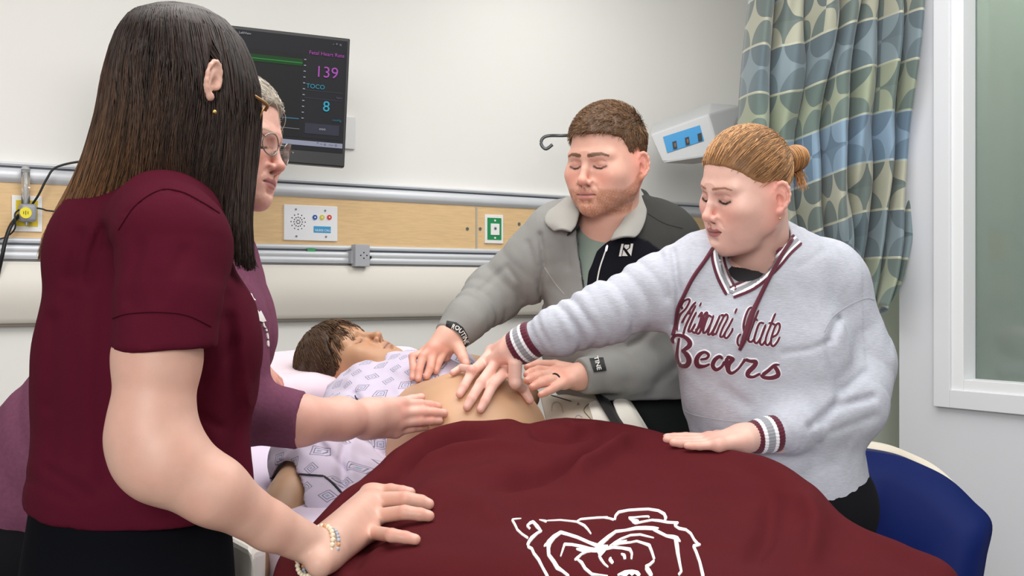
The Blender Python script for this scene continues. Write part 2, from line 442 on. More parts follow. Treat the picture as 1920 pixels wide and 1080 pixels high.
def face_color(base, lip, brow, lash, blush=.5, beard=None, hair=None, liner=.6, browz=.0175, brow_w=.0032, mole=(), pale=None):
    base = np.asarray(base, float)
    def f(x, y, z):
        c = np.ones((len(x), 3))*base
        red = base*np.array((1.02, .85, .83)); fr = y > .03
        n = wob(x, y, z, 90)*.5+wob(x, y, z, 400, 6)*.3
        c = mixc(c, red, .12+.16*n)
        ax = np.abs(x)
        for cx, cy, s, w in ((.040, -.036, .020, .8), (0, -.038, .014, .9)):
            c = mixc(c, red, fr*blush*w*bell(np.hypot(ax-cx, z-cy), s))
        c = mixc(c, red*np.array((1, .96, .96)), .75*bell(np.hypot(ax-.078, (y+.01)*.6), .018)*(z < .02)*(np.abs(x) > .068))
        c = mixc(c, base*np.array((.90, .78, .78)), fr*.4*bell(np.hypot((ax-.031)*.7, z+.006), .012))
        # lips
        u = ax/.0235; up = -.0675+(.0078+.0016*np.cos(u*9))*np.sqrt(np.clip(1-u*u, 0, 1)); dn = -.0675-.0105*np.sqrt(np.clip(1-u*u, 0, 1))
        inl = np.clip(np.minimum(up-z, z-dn)/.0014+.5, 0, 1)*(ax < .0240)*(y > .065)
        c = mixc(c, lip, inl*.9)
        c = mixc(c, np.asarray(lip)*.42, (y > .065)*(ax < .0235)*bell(z+.0680+.0003*0, .0013)*.8)
        # brows
        d = seg_d(ax, z, [(.012, browz-.0015), (.024, browz+.0002), (.038, browz+.0010), (.051, browz-.0040)])
        th = brow_w*np.clip(1.15-(ax-.013)/.055, .35, 1)
        c = mixc(c, brow, fr*np.clip((th-d)/.0012+.6+.25*wob(x, y, z, 1500, 3), 0, 1)*.95)
        # lashes
        d = seg_d(ax, z, [(.0175, -.0085), (.025, -.0122), (.034, -.0132), (.046, -.0085)])
        c = mixc(c, lash, (y > .055)*np.clip((.0021-d)/.0009+.5, 0, 1)*liner)
        c = mixc(c, np.asarray(lash)*1.0, (y > .055)*bell(d, .0042)*.35*liner)
        # nostrils
        c = mixc(c, base*.3, (y > .088)*bell(np.hypot(ax-.0072, z+.0492), .0026)*.6)
        if beard is not None:
            e = np.interp(y, [-.02, .005, .02, .045, .07, .1], [-.02, -.028, -.046, -.060, -.0555, -.052])
            m = np.clip((e-z)/.008, 0, 1)*np.clip((z+.126)/.014, 0, 1)*(y > -.012)
            m = m*(1-inl)*(1-.75*bell(np.hypot(x, z+.081)/1, .006))
            m = m*np.clip(.74+.55*wob(x, y, z, 1700, 2)+.35*wob(x, y, z, 700, 8), 0, 1)
            c = mixc(c, beard, m*.62)
        for mx, my, mz in mole: c = mixc(c, base*.45, bell(np.sqrt((x-mx)**2+(y-my)**2+(z-mz)**2), .0012))
        if hair is not None: c = mixc(c, hair[1], hair[0](x, y, z))
        return c
    return f
def line_fn(pts):
    a = np.array(pts); return lambda y: np.interp(y, a[:, 0], a[:, 1])
def scalp_pts(n, ok, rnd, infl=1.0):
    "points on the cranium, local coordinates"
    out = []
    while len(out) < n:
        d = rnd.randn(n*3, 3); d /= np.linalg.norm(d, axis=1, keepdims=True)
        P = np.array((0, -.014, .032))+d*np.array((.075, .096, .083))*infl
        out += list(P[ok(P[:, 0], P[:, 1], P[:, 2])])
    return np.array(out[:n])
C0 = np.array((0, -.014, .032)); CR = np.array((.075, .096, .083))
def to_scalp(P, r, C0=C0, CR=CR):
    "push points to the ellipsoid of the cranium scaled so that they float r above it"
    Q = (P-C0)/(CR); n = np.linalg.norm(Q, axis=-1, keepdims=True)+1e-9
    return C0+Q/n*(CR+np.asarray(r))
# ---------------------------------------------------------------- the room
P0 = np.array((0, 4.4, 0)); EW = np.array((.8181, .5751, 0)); NW = np.array((.5751, -.8181, 0)); ZU = np.array((0, 0, 1.))
MW = np.stack([EW, NW, ZU], 1)                    # headwall frame: along, out of the wall, up
P1 = np.array((1.141, 3.3, 0)); ES = np.array((.5751, -.8181, 0)); NS = np.array((-.8181, -.5751, 0)); MS = np.stack([ES, NS, ZU], 1)
def on_plane(px, py, p, n, off=0):
    r = np.array(((px-960)/F, 1, -(py-HZ)/F)); o = np.array((0, 0, CZ)); q = p+n*off
    return o+r*((q-o)@n)/(r@n)
def W(px, py, off=0): return on_plane(px, py, P0, NW, off)
def WL(px, py, off=0):
    q = W(px, py, off); return np.array(((q-P0)@EW, off, q[2]))
def SL(px, py, off=0):
    q = on_plane(px, py, P1, NS, off); return np.array(((q-P1)@ES, off, q[2]))
def wpt(s, o, z): return P0+EW*s+NW*o+ZU*z
def wbox(name, s0, s1, z0, z1, o0, o1, m, parent=None, bev=0, M=MW, P=P0, **kw):
    c = P+M@np.array(((s0+s1)/2, (o0+o1)/2, (z0+z1)/2)); 
    return box(name, c, (abs(s1-s0), abs(o1-o0), abs(z1-z0)), m, parent, M=M, bev=bev, **kw)
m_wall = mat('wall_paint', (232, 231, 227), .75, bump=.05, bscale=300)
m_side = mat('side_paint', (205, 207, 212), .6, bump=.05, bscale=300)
m_trim = mat('white_trim', (226, 228, 230), .45)
m_alu = mat('aluminium', (216, 219, 224), .42, metal=.2)
m_aludark = mat('aluminium_groove', (96, 100, 108), .5, metal=.4)
m_bump = mat('bumper_vinyl', (222, 217, 208), .42, bump=.03, bscale=500)
m_white = mat('white_plastic', (238, 238, 236), .4)
m_grey = mat('grey_plastic', (165, 168, 172), .5)
m_black = mat('black_plastic', (22, 22, 24), .45)
m_steel = mat('steel', (150, 152, 156), .3, metal=.8)
m_wood = mat('maple_laminate', (224, 190, 142), .45, vary=.07, vscale=3, stretch=(6, 6, 60))
# headwall, floor, ceiling, side walls: thick slabs
wbox('wall_back', -2.8, 3.2, 0, 2.75, -.12, 0, m_wall, kind='structure')
box('floor', (0, 2.2, -.05), (8, 8, .1), mat('floor_vinyl', (150, 146, 140), .4, vary=.06, vscale=4), kind='structure')
box('ceiling', (0, 3.3, 2.8), (7, 5.2, .1), mat('ceiling_tile', (235, 235, 232), .8), kind='structure')
# side wall with its window opening
s_edge = 0.0; a = SL(1757, 765); b = SL(1812, 724); ztop = 2.35; s_r = 1.5
bm = bmesh.new()
def sb(s0, s1, z0, z1, o0=-.12, o1=0.): box_bm(bm, P1+MS@np.array(((s0+s1)/2, (o0+o1)/2, (z0+z1)/2)), (s1-s0, o1-o0, z1-z0), MS)
op0, op1 = SL(1787, 735)[0], 1.1; zo = SL(1787, 735)[2]
sb(0, op0, 0, 2.75); sb(op1, s_r, 0, 2.75); sb(op0, op1, 0, zo); sb(op0, op1, ztop, 2.75)
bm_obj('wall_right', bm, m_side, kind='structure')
win = empty('window_1', P1+ES*op0+ZU*zo, kind='structure')
def frame(name, s0, s1, z0, z1, w, o0, o1, m, parent):
    bm = bmesh.new()
    for A in ((s0, s0+w, z0, z1), (s1-w, s1, z0, z1), (s0+w, s1-w, z0, z0+w), (s0+w, s1-w, z1-w, z1)):
        box_bm(bm, P1+MS@np.array(((A[0]+A[1])/2, (o0+o1)/2, (A[2]+A[3])/2)), (A[1]-A[0], o1-o0, A[3]-A[2]), MS, bev=.002)
    return bm_obj(name, bm, m, parent)
wf = SL(1787, 735)[0]-SL(1757, 735)[0]
frame('window_frame', op0-wf, op1+wf, zo-wf*.85, ztop+wf, wf, 0, .018, mat('frame_grey', (214, 216, 220), .5), win)
wi = SL(1810, 735)[0]-SL(1787, 735)[0]
frame('window_bead', op0, op1, zo, ztop, wi, -.05, .010, m_trim, win)
box('pane', P1+MS@np.array(((op0+op1)/2, -.055, (zo+ztop)/2)), (op1-op0, .006, ztop-zo), mat('window_glass', (200, 214, 208), .05, trans=.85, spec=.6), win, M=MS)
bm = bmesh.new(); sb(op0-.4, op1+.4, zo-.3, 2.75, -.75, -.70); sb(op0-.42, op0-.38, 0, 2.75, -.75, -.12); bm_obj('wall_beyond', bm, mat('beyond_paint', (190, 196, 182), .8), kind='structure')

# rails and maple strip on the headwall
zr0, zr1, zw0, zl0, zb0 = 1.598, 1.640, 1.424, 1.362, 1.171
hp = empty('headwall_panel', wpt(0, 0, zw0)); props(hp, 'long maple wood strip framed by aluminium rails along the back wall', 'wall panel')
s1 = WL(888.5, 420)[0]
for s0_, s1_ in ((-2.7, -1.55), (-1.546, s1-.002), (s1+.002, 2.9)): wbox('wood_panel', s0_, s1_, zw0+.002, zr0-.002, .002, .016, m_wood, hp, bev=.001)
wbox('panel_seam', s1-.0035, s1+.0035, zw0+.002, zr0-.002, .001, .019, mat('seam_grey', (176, 172, 160), .5), hp)
def rail(name, zs, parent):
    "zs: profile (o, z) swept along the wall"
    G = np.array([[wpt(s, o, z) for o, z in zs] for s in (-2.75, 2.95)]); VV, FF = grid_surf(G); return mesh_obj(name, VV, FF, m_alu, parent, smooth=False)
rail('upper_rail', [(0, zr1+.014), (.028, zr1+.014), (.028, zr1+.006), (.012, zr1+.004), (.012, zr1-.002), (.026, zr1-.004), (.030, zr0+.012), (.026, zr0+.004), (.020, zr0+.002), (.020, zr0-.004), (0, zr0-.004)], hp)
wbox('rail_groove', -2.75, 2.95, zr1-.001, zr1+.005, .0125, .014, m_aludark, hp)
rail('lower_rail', [(0, zw0+.006), (.022, zw0+.006), (.026, zw0-.004), (.022, zw0-.008), (.012, zw0-.009), (.012, zw0-.016), (.030, zw0-.018), (.030, zw0-.034), (.024, zw0-.037), (.030, zw0-.040), (.030, zl0+.008), (.020, zl0+.004), (.020, zl0), (0, zl0)], hp)
wbox('rail_groove', -2.75, 2.95, zw0-.015, zw0-.010, .0125, .014, m_aludark, hp)
wbox('rail_groove', -2.75, 2.95, zl0+.001, zl0+.005, .0205, .022, m_aludark, hp)
# crash bumper
prof = [(0, zl0-.002), (.03, zl0-.003), (.038, zl0-.012)]+[(.040+.020*math.sin(t*math.pi), zl0-.015-(zl0-.015-zb0-.02)*t) for t in np.linspace(0, 1, 12)]+[(.034, zb0+.006), (.02, zb0), (0, zb0)]
G = np.array([[wpt(s, o, z) for o, z in prof] for s in (-2.75, 2.95)]); VV, FF = grid_surf(G)
bo = mesh_obj('wall_bumper', VV, FF, m_bump); props(bo, 'beige padded crash bumper running along the wall below the aluminium rail', 'bumper')
wbox('bumper_base', -2.75, 2.95, zb0-.004, zb0+.004, 0, .028, mat('bumper_base', (120, 112, 100), .6), bo)
def screw(s, z, o, parent, r=.004, m=None):
    c = wpt(s, o, z); return cyl('screw', c, c+NW*.003, r, m or m_steel, parent, seg=12)
for px, py in ((876, 429), (900, 429), (973, 420), (1100, 430)):
    q = WL(px, py, .016); screw(q[0], q[2], .0155, hp, .0065)
# text helper
def text(name, s, size, at, ex, ez, m, parent=None, ext=.0004, align='LEFT', shear=0, bold=0):
    c = bpy.data.curves.new(name, 'FONT'); c.body = s; c.size = size; c.align_x = align; c.extrude = ext; c.shear = shear; c.offset = bold; c.resolution_u = 3
    t = bpy.data.objects.new(name, c); me = bpy.data.meshes.new_from_object(t); bpy.data.objects.remove(t); 
    ex = unit(ex); ez = unit(ez); ny = np.cross(ex, ez); R_ = np.stack([ex, ez, ny], 1)
    VV = np.array([v.co for v in me.vertices])@R_.T+np.asarray(at); FF = [list(p.vertices) for p in me.polygons]
    return mesh_obj(name, VV, FF, m, parent, smooth=False)
# nurse call plate
x0, x1 = WL(532, 0, .02)[0], WL(632, 0, .02)[0]; z1_, z0_ = WL(532, 383, .02)[2], WL(532, 450, .02)[2]
nc = wbox('nurse_call_plate', x0, x1, z0_, z1_, .016, .024, mat('plate_white', (236, 237, 240), .4), bev=.002); props(nc, 'white nurse call plate with round speaker grille and three coloured buttons', 'call panel')
q = WL(559, 416, .024)
for r_, k_ in ((.005, 6), (.0125, 12), (.021, 12)):
    for i in range(k_):
        t = 2*math.pi*i/k_; c = wpt(q[0]+r_*1.25*math.cos(t), .0235, q[2]+r_*1.25*math.sin(t)); cyl('speaker_hole', c, c+NW*.0012, .0022, m_black, nc, seg=8)
for px, cc, nm in ((590, (44, 92, 170), 'blue'), (603.5, (214, 200, 60), 'yellow'), (617, (214, 66, 44), 'red')):
    q = WL(px, 407.5, .024); c = wpt(q[0], .023, q[2]); o = cyl('call_button', c, c+NW*.005, .0085, mat('button_'+nm, cc, .35), nc, seg=20); o['label'] = nm+' round button'
    cyl('button_mark', c+NW*.004, c+NW*.0056, .003, m_white, o, seg=10)
q0, q1 = WL(588, 436, .024), WL(620, 425, .024)
lb = wbox('name_strip', q0[0], q1[0], q0[2], q1[2], .023, .0252, mat('call_blue', (64, 158, 208), .5), nc); lb['label'] = 'light blue lettered strip'
text('lettering', 'NURSE CALL', .0105, wpt(q0[0]+.005, .0253, q0[2]+.005), EW, ZU, m_white, lb)
for px, py in ((554.5, 392.5), (609.5, 395), (555.5, 443), (611, 444)): q = WL(px, py, .024); screw(q[0], q[2], .0235, nc, .0035)
# green outlet
def outlet(px0, px1, py0, py1, inner, label, color, group=None):
    A, B = WL(px0, py0, .02), WL(px1, py1, .02)
    o = wbox('wall_outlet', A[0], B[0], B[2], A[2], .016, .023, m_white, bev=.002); props(o, label, 'wall outlet')
    A, B = WL(inner[0], inner[2], .024), WL(inner[1], inner[3], .024)
    c = wbox('cover', A[0], B[0], B[2], A[2], .022, .0245, mat('cover_'+color[0], color[1], .45), o); c['label'] = color[0]+' cover plate'
    return o, A, B
go, A, B = outlet(909, 943, 402, 457, (914, 940, 408, 450), 'white framed outlet with a green cover at the right end of the wood strip', ('green', (34, 140, 84)))
A, B = WL(920, 419, .025), WL(936, 441, .025); so = wbox('socket', A[0], B[0], B[2], A[2], .024, .0275, m_white, go, bev=.001)
c = wpt((A[0]+B[0])/2, .0272, (A[2]+B[2])/2+.003); cyl('socket_hole', c, c+NW*.001, .007, m_grey, so); cyl('socket_hole', c+NW*.0008, c+NW*.0018, .003, m_black, so)
screw((A[0]+B[0])/2, A[2]+.012, .024, go, .004, m_white); screw((A[0]+B[0])/2, B[2]-.011, .024, go, .004, m_white)
# yellow outlet with vacuum gauge
yo, A, B = outlet(22, 79, 366, 435, (30, 71, 375, 425), 'white framed outlet with a yellow cover at the far left of the wood strip', ('yellow', (222, 196, 34)))
vg = empty('vacuum_regulator', W(49, 400, .06)); props(vg, 'grey vacuum regulator with clear glass tube plugged into the yellow outlet', 'regulator')
c = W(49, 400, .03); bm = bmesh.new(); box_bm(bm, c+NW*.02, (.047, .044, .053), MW, bev=.010); bm_obj('housing', bm, mat('gauge_grey', (150, 152, 158), .4, metal=.1), vg, smooth=True)
f_ = W(48, 399, .072); cyl('dial', f_-NW*.004, f_+NW*.003, .0165, mat('dial_yellow', (238, 222, 60), .4), vg, label='yellow round dial')
bm = bmesh.new()
for i in (-1, 0, 1): box_bm(bm, f_+NW*.0035+EW*.006*i, (.0015, .001, .008 if i else .012), MW)
bm_obj('dial_mark', bm, m_black, vg)
t0_, t1_ = W(48, 382, .045), W(48, 318, .045)
mgl = mat('clear_tube', (240, 240, 240), .05, trans=.9, spec=.6)
bm = bmesh.new(); cyl_bm(bm, t0_, t1_, .0125); bmesh.ops.create_uvsphere(bm, u_segments=16, v_segments=8, radius=.0125, matrix=Matrix.Translation(Vector(t1_))); bm_obj('glass_tube', bm, mgl, vg, smooth=True)
cyl('inner_rod', t0_, t1_-ZU*.01, .004, m_white, vg)
cyl('drain_fitting', W(50, 410, .05), W(50, 422, .05), .006, m_steel, vg)
def cable(name, pts, r, label): o = tube_obj(name, pts, r, mat('black_cable', (18, 18, 20), .4), n=60); props(o, label, 'cable'); return o
cable('power_cable', [W(60, 384, .04), W(72, 366, .06), W(88, 335, .07), W(105, 314, .07), W(150, 303, .09), W(210, 300, .12), W(262, 296, .12), W(300, 250, .1)], .0035, 'black cable rising from the yellow outlet to the monitor')
cable('power_cable', [W(35, 404, .04), W(20, 424, .07), W(10, 452, .08), W(4, 480, .08), W(-5, 520, .06)], .006, 'thick black cable hanging down left of the yellow outlet')
cable('signal_cable', [W(36, 393, .05), W(28, 402, .06), W(28, 428, .06), W(12, 444, .04), W(-10, 450, .03)], .0025, 'thin black cable looping left below the yellow outlet')
cable('signal_cable', [W(63, 389, .05), W(80, 392, .05), W(100, 396, .05), W(200, 402, .03)], .0025, 'thin black cable running right from the regulator into the hair')
cable('thin_cable', [W(75, 690, .2), W(52, 740, .2), W(28, 790, .15), W(2, 835, .05), W(-60, 900, .03)], .0015, 'thin grey cable hanging at the far left below the bumper')
# box on the lower rail, green tape
A, B = WL(663, 458, .05), WL(690, 500, .05)
rb = wbox('rail_box', A[0], B[0], B[2], A[2], .03, .065, mat('box_grey', (176, 178, 184), .5), bev=.003); props(rb, 'small grey box with four holes clamped on the lower aluminium rail', 'rail box')
cc_ = wpt((A[0]+B[0])/2+.004, .0648, (A[2]+B[2])/2)
for dx, dz in ((0, .010), (0, -.010), (.012, 0), (-.012, 0)): cyl('hole', cc_+EW*dx+ZU*dz, cc_+EW*dx+ZU*dz+NW*.001, .0026, m_black, rb, seg=10)
wbox('rail_clip', B[0], B[0]+.022, (A[2]+B[2])/2-.010, (A[2]+B[2])/2-.001, .028, .036, m_black, rb)
wbox('mount', A[0]-.010, A[0], B[2]+.010, A[2]-.022, .0, .05, m_grey, rb)
A, B = WL(577, 466, .03), WL(592, 473, .03); gt = wbox('green_tape', A[0], B[0], B[2], A[2], .0262, .028, mat('tape_green', (60, 160, 100), .6)); props(gt, 'short piece of green tape stuck on the lower rail', 'tape')
# plate beside the monitor
A, B = WL(618, 215, .01), WL(666, 280, .01); wp = wbox('wall_plate', A[0], B[0], B[2], A[2], 0, .012, mat('plate_white2', (222, 222, 222), .35), bev=.002); props(wp, 'blank white wall plate half hidden behind the monitor', 'wall plate')
# monitor
TL, TR, BR = V(253, 26, 3.24), V(657, 72, 3.42), V(640, 313, 3.40)
ex = unit(TR-TL); ez = TR-BR; ez = unit(ez-(ez@ex)*ex); ny = unit(np.cross(ez, ex)); ny = ny if ny[1] < 0 else -ny
wM, hM = np.linalg.norm(TR-TL), abs((TR-BR)@ez); MM = np.stack([ex, ny, ez], 1); Oc = TR-ex*wM/2-ez*hM/2
mon = empty('wall_monitor', Oc); props(mon, 'black widescreen monitor on the wall showing the fetal heart rate trace', 'monitor')
box('housing', Oc-ny*.018, (wM, .030, hM), m_black, mon, M=MM, bev=.004)
def mbox(name, u0, u1, v0, v1, m, parent, o=.0, t=.0012):
    "u from right edge leftwards to right 0..1 of width, v 0 bottom .. 1 top"
    c = Oc+ex*((u0+u1)/2-.5)*wM+ez*((v0+v1)/2-.5)*hM+ny*(o-.003+t/2); return box(name, c, (abs(u1-u0)*wM, t, abs(v1-v0)*hM), m, parent, M=MM)
def glow(name, c, s=1): return mat(name, tuple(q*.3 for q in c), .6, spec=.2, emit=(lc(*c), s*1.3))
scr = mbox('screen', .012, .988, .105, .975, mat('screen_dark', (10, 11, 15), .5, spec=.2, emit=(lc(20, 22, 30), .5)), mon, .0005)
mbox('chin_bar', .006, .994, .008, .098, mat('bezel_black', (24, 24, 26), .4), mon, .002, .003)
mbox('task_bar', .012, .985, .142, .178, glow('taskbar', (178, 182, 206), .4), scr, .002)
mbox('window_button', .012, .72, .108, .138, mat('screen_edge', (12, 12, 14), .3), scr, .002)
mbox('trace_panel', .0, .775, .20, .84, mat('trace_black', (8, 8, 9), .5, spec=.2, emit=(lc(16, 16, 18), .5)), scr, .0015)
mbox('trace_band', .30, .775, .745, .80, glow('band_green', (26, 84, 36), .35), scr, .003)
mbox('trace_line', .30, .775, .765, .772, glow('line_green', (60, 160, 70), .4), scr, .0042)
mbox('trace_line', .30, .77, .338, .343, glow('line_blue', (60, 130, 160), .7), scr, .003)
mbox('trace_line', .30, .775, .262, .266, glow('line_grey', (130, 132, 140), .6), scr, .003)
mbox('reading_panel', .79, .975, .20, .845, mat('panel_dark', (12, 12, 16), .5, spec=.2, emit=(lc(20, 21, 26), .5)), scr, .0015)
mbox('reading_button', .80, .965, .235, .315, glow('btn_grey', (44, 46, 58), .8), scr, .003)
for v_ in (.505, .565): mbox('divider', .79, .975, v_, v_+.003, glow('div_grey', (70, 78, 90), .5), scr, .003)
for k_ in range(11): mbox('scale_tick', .782, .792, .345+.045*k_, .351+.045*k_, glow('tick', (170, 175, 185), .6), scr, .004)
def mt(name, s, size, u, v, c, al='LEFT'): text(name, s, size, Oc+ex*(u-.5)*wM+ez*(v-.5)*hM+ny*.0032, ex, ez, glow(name+'_'+s[:3].strip(), c, .45), scr, align=al)
mt('lettering', 'Fetal Heart Rate', .016, .803, .842, (190, 80, 190)); mt('lettering', '139', .048, .835, .675, (190, 90, 200)); mt('lettering', 'TOCO', .019, .797, .582, (60, 170, 200))
mt('lettering', '8', .045, .880, .415, (60, 190, 220)); mt('lettering', 'mmHg', .010, .93, .345, (50, 130, 160)); mt('lettering', 'bpm', .010, .945, .52, (110, 90, 120)); mt('lettering', 'LeftView', .010, .47, .94, (190, 190, 195))
mt('lettering', '- + x', .014, .915, .93, (150, 155, 165)); mt('lettering', 'ooo', .012, .868, .268, (190, 190, 200)); mt('lettering', '^ ~ o  -:-- o', .013, .86, .152, (60, 62, 80))
c = Oc+ex*(.945-.5)*wM+ez*(.05-.5)*hM+ny*.0; cyl('badge', c, c+ny*.0018, .009, glow('badge_blue', (30, 70, 130), .5), mon, seg=20)
text('lettering', 'menu o -', .010, Oc+ex*(.80-.5)*wM+ez*(.045-.5)*hM+ny*.0012, ex, ez, m_grey, mon)
b_ = Oc-ny*.03; pt = wpt((b_-P0)@EW-.02, 0, b_[2]); tube_obj('mounting_arm', [b_, (b_+pt)/2, pt], .022, m_black, mon, n=6)
# coat hook / drip hook
hk = tube_obj('drip_hook', [W(1120, 250, .03), W(1110, 250, .2), V(1062, 254, 4.2), V(1030, 254.5, 4.2), V(1018, 259, 4.2), V(1014.5, 268, 4.2), V(1018, 276, 4.2), V(1025, 279, 4.2), V(1036, 271, 4.2)], .0062, mat('hook_grey', (92, 94, 98), .35, metal=.5), n=60); props(hk, 'dark grey metal drip hook sticking out behind the bearded man', 'hook')
cyl('hook_plate', W(1120, 250, 0), W(1120, 250, .012), .025, m_grey, hk)
# grey outlet head on the wall
fx = empty('service_head', V(1305, 250, 4.6)); props(fx, 'grey angular wall unit with a blue socket panel behind the blonde woman', 'wall unit')
pts = [V(1219, 252, 4.42), V(1329, 213, 4.45), V(1352, 290, 4.42), V(1244, 306, 4.40), V(1226, 231, 4.62), V(1333, 193, 4.66), V(1392, 197, 4.8), V(1392, 292, 4.8), V(1300, 308, 4.7), V(1250, 300, 4.7)]
bm = bmesh.new(); vs = [bm.verts.new(p) for p in pts]; bmesh.ops.convex_hull(bm, input=vs); bmesh.ops.bevel(bm, geom=list(bm.edges), offset=.008, segments=2, profile=.6, affect='EDGES')
hd = bm_obj('housing', bm, mat('unit_grey', (188, 190, 192), .5), fx); hb = bvh_of(hd)
def quadp(name, pts, m, parent, off, b=hb):
    r = fill(b, pts, off, 6); return mesh_obj(name, r[0], r[1], m, parent, smooth=False)
bp = quadp('socket_panel', [(1243, 257), (1312, 235), (1320, 264), (1251, 287)], mat('socket_blue', (40, 138, 196), .4), fx, .003); bp['label'] = 'bright blue panel with three black sockets'
for x_, y_ in ((1264, 273), (1287.5, 265.5), (1311, 258)): quadp('socket', [(x_-4, y_-6), (x_+3.5, y_-8.5), (x_+5.5, y_+6), (x_-2, y_+8)], m_black, bp, .006)
for x_, y_ in ((1264, 273), (1287.5, 265.5)): quadp('socket_slot', [(x_-1, y_-3), (x_+2.5, y_-4), (x_+3, y_+3), (x_+0, y_+4)], mat('slot_brown', (120, 84, 60), .5), bp, .008)
tube_obj('mounting_arm', [V(1392, 245, 4.75), V(1400, 245, 5.0), W(1415, 245, 0)], .05, m_grey, fx, n=6)

# curtain
def curtain():
    nu, nv = 320, 90; us = np.linspace(0, 1, nu); vs = np.linspace(-.35, 1, nv)
    yk = [-400, 0, 120, 245, 380, 450, 520, 590]
    lk = [1440, 1409, 1399, 1388, 1400, 1418, 1440, 1460]; rk = [1760, 1748, 1740, 1728, 1716, 1708, 1690, 1662]
    hem = lambda u: np.interp(u, [0, .45, .75, .93, 1.0], [430, 478, 555, 588, 500])
    G = np.zeros((nv, nu, 3)); UV = np.zeros((nv, nu, 2))
    creases = np.array([0.0, .145, .31, .455, .60, .735, .83, .93, 1.0])
    ph = np.interp(us, creases, np.arange(len(creases)))
    base = np.abs(np.sin(ph*np.pi))**.55
    for i, v in enumerate(vs):
        if v < 0: y = np.full(nu, v/.35*400.)
        else: y = hem(us)*v
        l = np.interp(y, yk, lk); r = np.interp(y, yk, rk)
        t = np.clip((y+400)/900, 0, 1)
        shift = .018*np.sin(y/85+us*9)+.012*np.sin(y/41+us*17+2)
        u2 = us+shift*np.sin(us*np.pi)
        d = 3.34-.13*np.interp(u2, us, base)*(.75+.25*np.sin(ph*2.1+1))+.012*np.sin(us*60+y/60)*.5+.02*np.sin(us*12+y/90)
        x = l+(r-l)*us
        P = np.stack([(x-960)/F*3.3, d, CZ-(y-HZ)/F*3.3], 1)
        ln = np.r_[0, np.cumsum(np.linalg.norm(np.diff(P[:, :2], axis=0), axis=1))]
        G[i] = P; UV[i, :, 1] = -(y/F*3.3)+.018*np.sin(us*7)-.10*us
        UV[i, :, 0] = ln if i == 0 else UV[0, :, 0]
    VV, FF = grid_surf(G)
    m, nt, bs = nodes_mat('curtain_print'); bs.inputs['Roughness'].default_value = .8; bs.inputs['Sheen Weight'].default_value = .2
    uvn = N(nt, 'ShaderNodeUVMap'); sp = N(nt, 'ShaderNodeSeparateXYZ'); L(nt, uvn.outputs[0], sp.inputs[0])
    def M_(op, a, b=None, c=None):
        n = N(nt, 'ShaderNodeMath', operation=op)
        for i, q in enumerate((a, b, c)):
            if q is None: continue
            if hasattr(q, 'links'): L(nt, q, n.inputs[i])
            else: n.inputs[i].default_value = q
        return n.outputs[0]
    cell = .142; x = M_('MULTIPLY', sp.outputs[0], 1/cell*1.02); y = M_('MULTIPLY', sp.outputs[1], 1/cell)
    fx_, fy_ = M_('ABSOLUTE', M_('SUBTRACT', M_('FRACT', x), .5)), M_('ABSOLUTE', M_('SUBTRACT', M_('FRACT', y), .5))
    ix, iy = M_('FLOOR', x), M_('FLOOR', y)
    cxx, cyy = M_('SUBTRACT', .5, fx_), M_('SUBTRACT', .5, fy_)
    dd = M_('SQRT', M_('ADD', M_('MULTIPLY', cxx, cxx), M_('MULTIPLY', cyy, cyy)))
    star = M_('GREATER_THAN', dd, .47)
    line = M_('GREATER_THAN', fy_, .455); line2 = M_('MULTIPLY', M_('GREATER_THAN', fy_, .475), 1)
    cv = N(nt, 'ShaderNodeCombineXYZ'); L(nt, ix, cv.inputs[0]); L(nt, iy, cv.inputs[1]); wn = N(nt, 'ShaderNodeTexWhiteNoise', noise_dimensions='2D'); L(nt, cv.outputs[0], wn.inputs['Vector'])
    # which hue the band has: blue, slate, sage, grey in turn
    band = M_('FRACT', M_('MULTIPLY', M_('ADD', iy, .5), .25))
    def ramp(cols):
        r = N(nt, 'ShaderNodeValToRGB'); r.color_ramp.interpolation = 'CONSTANT'; L(nt, band, r.inputs[0])
        while len(r.color_ramp.elements) < len(cols): r.color_ramp.elements.new(.5)
        for k, cc in enumerate(cols): r.color_ramp.elements[k].position = k/len(cols); r.color_ramp.elements[k].color = lc(*cc)
        return r.outputs[0]
    bg = ramp([(98, 122, 140), (98, 114, 108), (94, 110, 116), (100, 112, 108)])
    st = ramp([(122, 146, 166), (142, 150, 128), (118, 134, 140), (162, 162, 144)])
    ln_ = ramp([(150, 168, 178), (162, 166, 140), (178, 178, 160), (172, 172, 152)])
    inv = M_('GREATER_THAN', wn.outputs['Value'], .72); s2 = M_('ABSOLUTE', M_('SUBTRACT', star, inv))
    def mixn(f, a, b):
        n = N(nt, 'ShaderNodeMix', data_type='RGBA'); L(nt, f, n.inputs[0]); L(nt, a, n.inputs[6]); L(nt, b, n.inputs[7]); return n.outputs[2]
    c1 = mixn(s2, bg, st)
    half = M_('GREATER_THAN', M_('SUBTRACT', M_('FRACT', y), .5), 0.0)
    dk = N(nt, 'ShaderNodeMix', data_type='RGBA', blend_type='MULTIPLY'); L(nt, M_('MULTIPLY', half, M_('SUBTRACT', 1, s2)), dk.inputs[0]); L(nt, c1, dk.inputs[6]); dk.inputs[7].default_value = (.86, .86, .88, 1)
    c2 = mixn(line2, dk.outputs[2], ln_); L(nt, c2, bs.inputs['Base Color'])
    o = mesh_obj('privacy_curtain', VV, FF, m); props(o, 'blue and sage green patterned privacy curtain hanging beside the window frame', 'curtain')
    ul = o.data.uv_layers.new(name='UVMap'); vi = np.empty(len(o.data.loops), int); o.data.loops.foreach_get('vertex_index', vi)
    ul.data.foreach_set('uv', UV.reshape(-1, 2)[vi].astype(np.float32).ravel())
